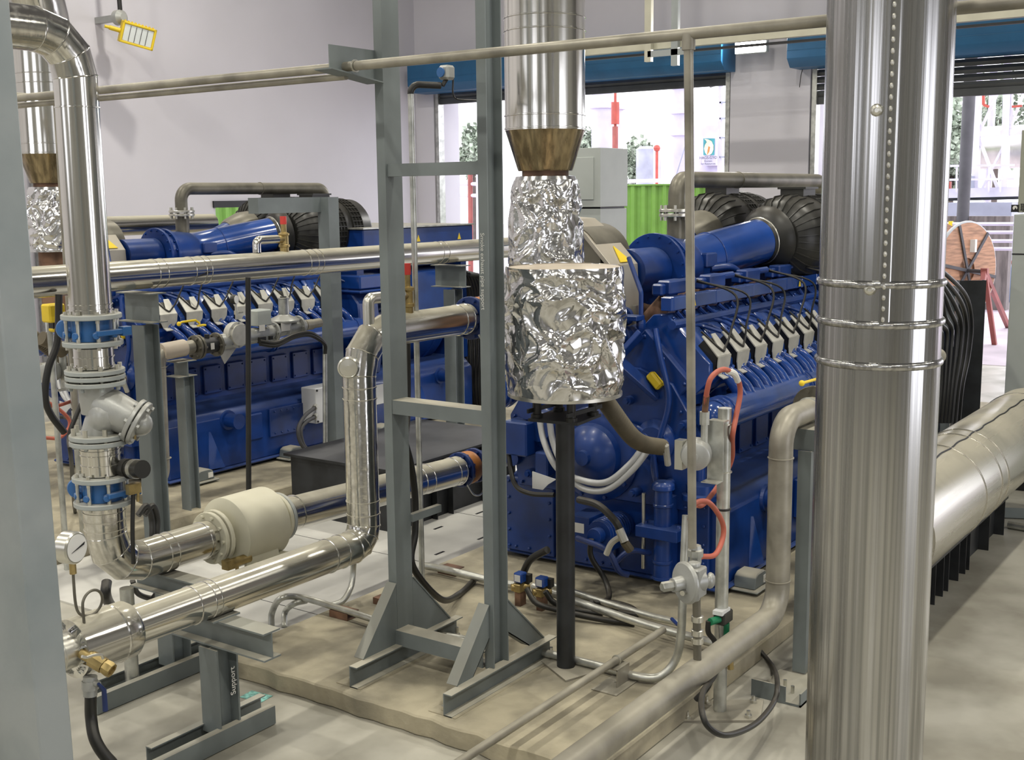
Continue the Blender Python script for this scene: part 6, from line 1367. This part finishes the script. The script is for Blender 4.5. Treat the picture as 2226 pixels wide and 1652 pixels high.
for px in (2052, 2080, 2150, 2175): bar((px, 361), (px - 1, 418), 0.035, 29.3, 'out_white', 'stanchion')
bar((2138, 205), (2138, 228), 0.06, 29.8, 'out_red', 'red_pipe'); bar((2138, 228), (2150, 232), 0.06, 29.8, 'out_red', 'red_pipe'); bar((2200, 232), (2222, 230), 0.05, 29.8, 'out_red', 'red_pipe')
for i, px in enumerate((2062, 2085, 2100, 2112)): bar((px, 395 - 4 * i), (px, 416), 0.12, 29.9, ['out_red', 'out_dark', 'out_white', 'tank_grey'][i], 'valve_cluster')
tag(MB().tube([O(2128, 322, 33), O(2230, 318, 33)], 0.55, 28).build('horizontal_tank', 'zinc'), 'shiny horizontal tank inside the white pipe rack', 'tank')
tower(2148, 16, 150, 400, 34, 'tank_lilac', 'lilac column behind the braces of the white pipe rack')
a = O(2104, 120, 26); b = O(2098, 345, 26)
tag(MB().tube([V((26, b.y, 0.0)), V((26, b.y - 0.03, a.z + 1))], 0.125, 20).build('dark_chimney', 'out_dark'), 'dark grey chimney pipe seen just right of the big stack', 'chimney')
tag(MB().bb(29, 30.2, O(2200, 440, 29).y, O(2040, 440, 29).y, 0, O(2100, 441, 29).z).build('concrete_wall_block', 'tank_grey'), 'grey brown wall below the white pipe rack', 'block')
t = thing('pipe_railing', 'white tubular railing in four rails outside the right opening', 'railing', (24, 4.8, 0))
for py in (487, 505, 524, 541):
    MB().tube([O(2056 if py < 510 else 2125, py, 24), O(2230, py, 24)], 0.035, 8).build('rail', 'out_white', t)
MB().tube(smooth_path([O(2060, 487, 24), O(2052, 496, 24), O(2060, 505, 24)], 6), 0.035, 8).build('end_bend', 'out_white', t)
MB().box(O(2067, 486, 24), (0.09, 0.07, 0.09)).box(O(2067, 505, 24), (0.09, 0.07, 0.09)).build('yellow_clamp', 'yellow', t)
tag(MB().bb(26, 26.3, O(2195, 500, 26).y, O(2055, 500, 26).y, 0, O(2100, 470, 26).z).build('sheet_stack', 'brown_panel'), 'weathered brown panels stacked behind the white railing', 'panels')
# cable reel on its stand
rc_ = O(2098, 588, 19.6); rc_.z = max(rc_.z, 0)
Rr_ = 0.76
t = thing('cable_reel', 'wooden cable reel with dark steel spokes standing outside the right opening', 'reel', (rc_.x, rc_.y, 0))
axr = V((-0.36, -0.93, 0)).normalized()
wc = V((rc_.x, rc_.y, rc_.z))
MB().lathe(wc, axr, [(Rr_, -0.03), (Rr_, 0.03), (0.20, 0.031), (0.20, 0.0)], 40).build('flange_disc', 'wood', t)
MB().lathe(wc - axr * 0.55, axr, [(Rr_, -0.03), (Rr_, 0.03)], 40).build('flange_disc', 'wood', t)
MB().hoop(wc, axr, Rr_, 0.03).build('steel_rim', 'flange_grey', t)
MB().cyl(wc - axr * 0.52, wc - axr * 0.03, 0.36, seg=32).build('cable_turns', 'black_rubber', t)
Rx = rotto(axr)
for k in range(3):
    a = math.pi / 3 * k + 0.5; dv = Rx @ V((math.cos(a), math.sin(a), 0)); MB().beam(wc + axr * 0.045 - dv * Rr_, wc + axr * 0.045 + dv * Rr_, R_prof(0.05, 0.02), dv.cross(axr)).build('spoke', 'out_dark', t)
MB().box(wc + axr * 0.034 + Rx @ V((0.25, 0.32, 0)), (0.12, 0.10, 0.2)).build('paper_label', 'paper', t)
MB().cyl(wc - axr * 0.7, wc + axr * 0.30, 0.03).build('axle', 'out_dark', t)
t = thing('reel_stand', 'red oxide steel trestle holding the axle of the cable reel', 'stand', (19, 4.4, 0))
ax1 = wc + axr * 0.35
for q in (at(2162, 750, z=0.0), at(2192, 712, z=0.0), at(2110, 790, z=0.0)):
    MB().beam(ax1, q, R_prof(0.07, 0.07), X).build('leg', 'red_oxide', t)
MB().box(ax1, (0.1, 0.1, 0.1)).build('bearing', 'red_oxide', t)
bq = at(2162, 655, z=0.0)
t = thing('blue_barrel', 'bright blue plastic barrel outside the right opening', 'barrel', bq)
zt_ = O(2160, 580, bq.x).z; MB().lathe((bq.x, bq.y, 0), Z, [(0.36, 0), (0.44, 0.08), (0.46, zt_ * 0.5), (0.44, zt_ - 0.08), (0.38, zt_)], 28).build('shell', 'barrel_blue', t)
rb1, rb2 = O(2136, 572, bq.x - .5), O(2215, 570, bq.x - .5)
tag(MB().tube(fillet([V((rb1.x, rb1.y, 0)), rb1, rb2, V((rb2.x, rb2.y, 0))], 0.05, 4), 0.04, 8).build('red_bar', 'out_red'), 'red bar lying above the blue barrel', 'bar')
on_ = O(2132, 600, bq.x - 0.9)
tag(MB().sphere(V((on_.x, on_.y, on_.z / 2 + 0.1)), on_.z / 2 + 0.1, 14, (0.45, 0.45, 1.0)).build('orange_net', 'orange_hose'), 'heap of orange netting left of the blue barrel', 'net')
# trees
def tree(px, py, x, w_px, h_px, label, seed):
    c = O(px, py, x); s = x * 1.15 / FPX; rw = w_px * s / 2 * 1.2; rh = h_px * s / 2 * 1.2
    t = thing('yard_tree', label, 'tree', (c.x, c.y, 0))
    MB().cyl((c.x, c.y, 0), (c.x, c.y, c.z), 0.18, 0.08, 8).build('trunk', 'bark', t)
    o = MB(); rnd = random.Random(seed)
    for i in range(1500):
        a, b_ = rnd.uniform(0, 6.28), rnd.uniform(-1, 1); k = rnd.uniform(0.55, 1) * (0.8 + 0.35 * math.sin(a * 3 + b_ * 4 + seed)); q = math.sqrt(1 - b_ * b_)
        p = c + V((math.cos(a) * q * rw, math.sin(a) * q * rw, b_ * rh)) * k
        d1 = V((rnd.uniform(-1, 1), rnd.uniform(-1, 1), rnd.uniform(-1, 1))).normalized() * 0.16; d2 = d1.cross(V((rnd.uniform(-1, 1), rnd.uniform(-1, 1), rnd.uniform(-1, 1)))).normalized() * 0.12
        b = len(o.v); o.v += [p - d1, p + d2, p + d1, p - d2]; o.f.append((b, b + 1, b + 2, b + 3)); o.m.append(0)
    o.build('foliage', 'leaf', t)
tree(1385, 355, 56, 60, 90, 'tree with leaf colour lightened for glare, beside the squat grey tank', 1)
tree(1272, 330, 52, 40, 90, 'tree just left of the lilac column', 2)
tree(1030, 330, 45, 60, 100, 'tree seen in the narrow gap between the two trestle posts', 3)
tree(2070, 330, 48, 90, 160, 'tree behind the dark chimney pipe', 4)
tree(2170, 260, 60, 120, 150, 'tree behind the white pipe rack', 5)
t = thing('yard_rack', 'pale pipe rack seen between the two trestle posts', 'rack', (30, 19, 0))
for py in (375, 400, 425): MB().tube([O(1000, py, 26), O(1075, py, 26)], 0.05, 8).build('rail', 'out_white', t)
for px in (1022, 1040): MB().tube([O(px, 360, 26), V((26, O(px, 520, 26).y, 0))], 0.07, 8).build('upright', 'out_white' if px > 1030 else 'red_oxide', t)

# tidy up
for o_ in bpy.data.objects:
    if '_w' in o_.keys(): del o_['_w']
bpy.context.view_layer.update()
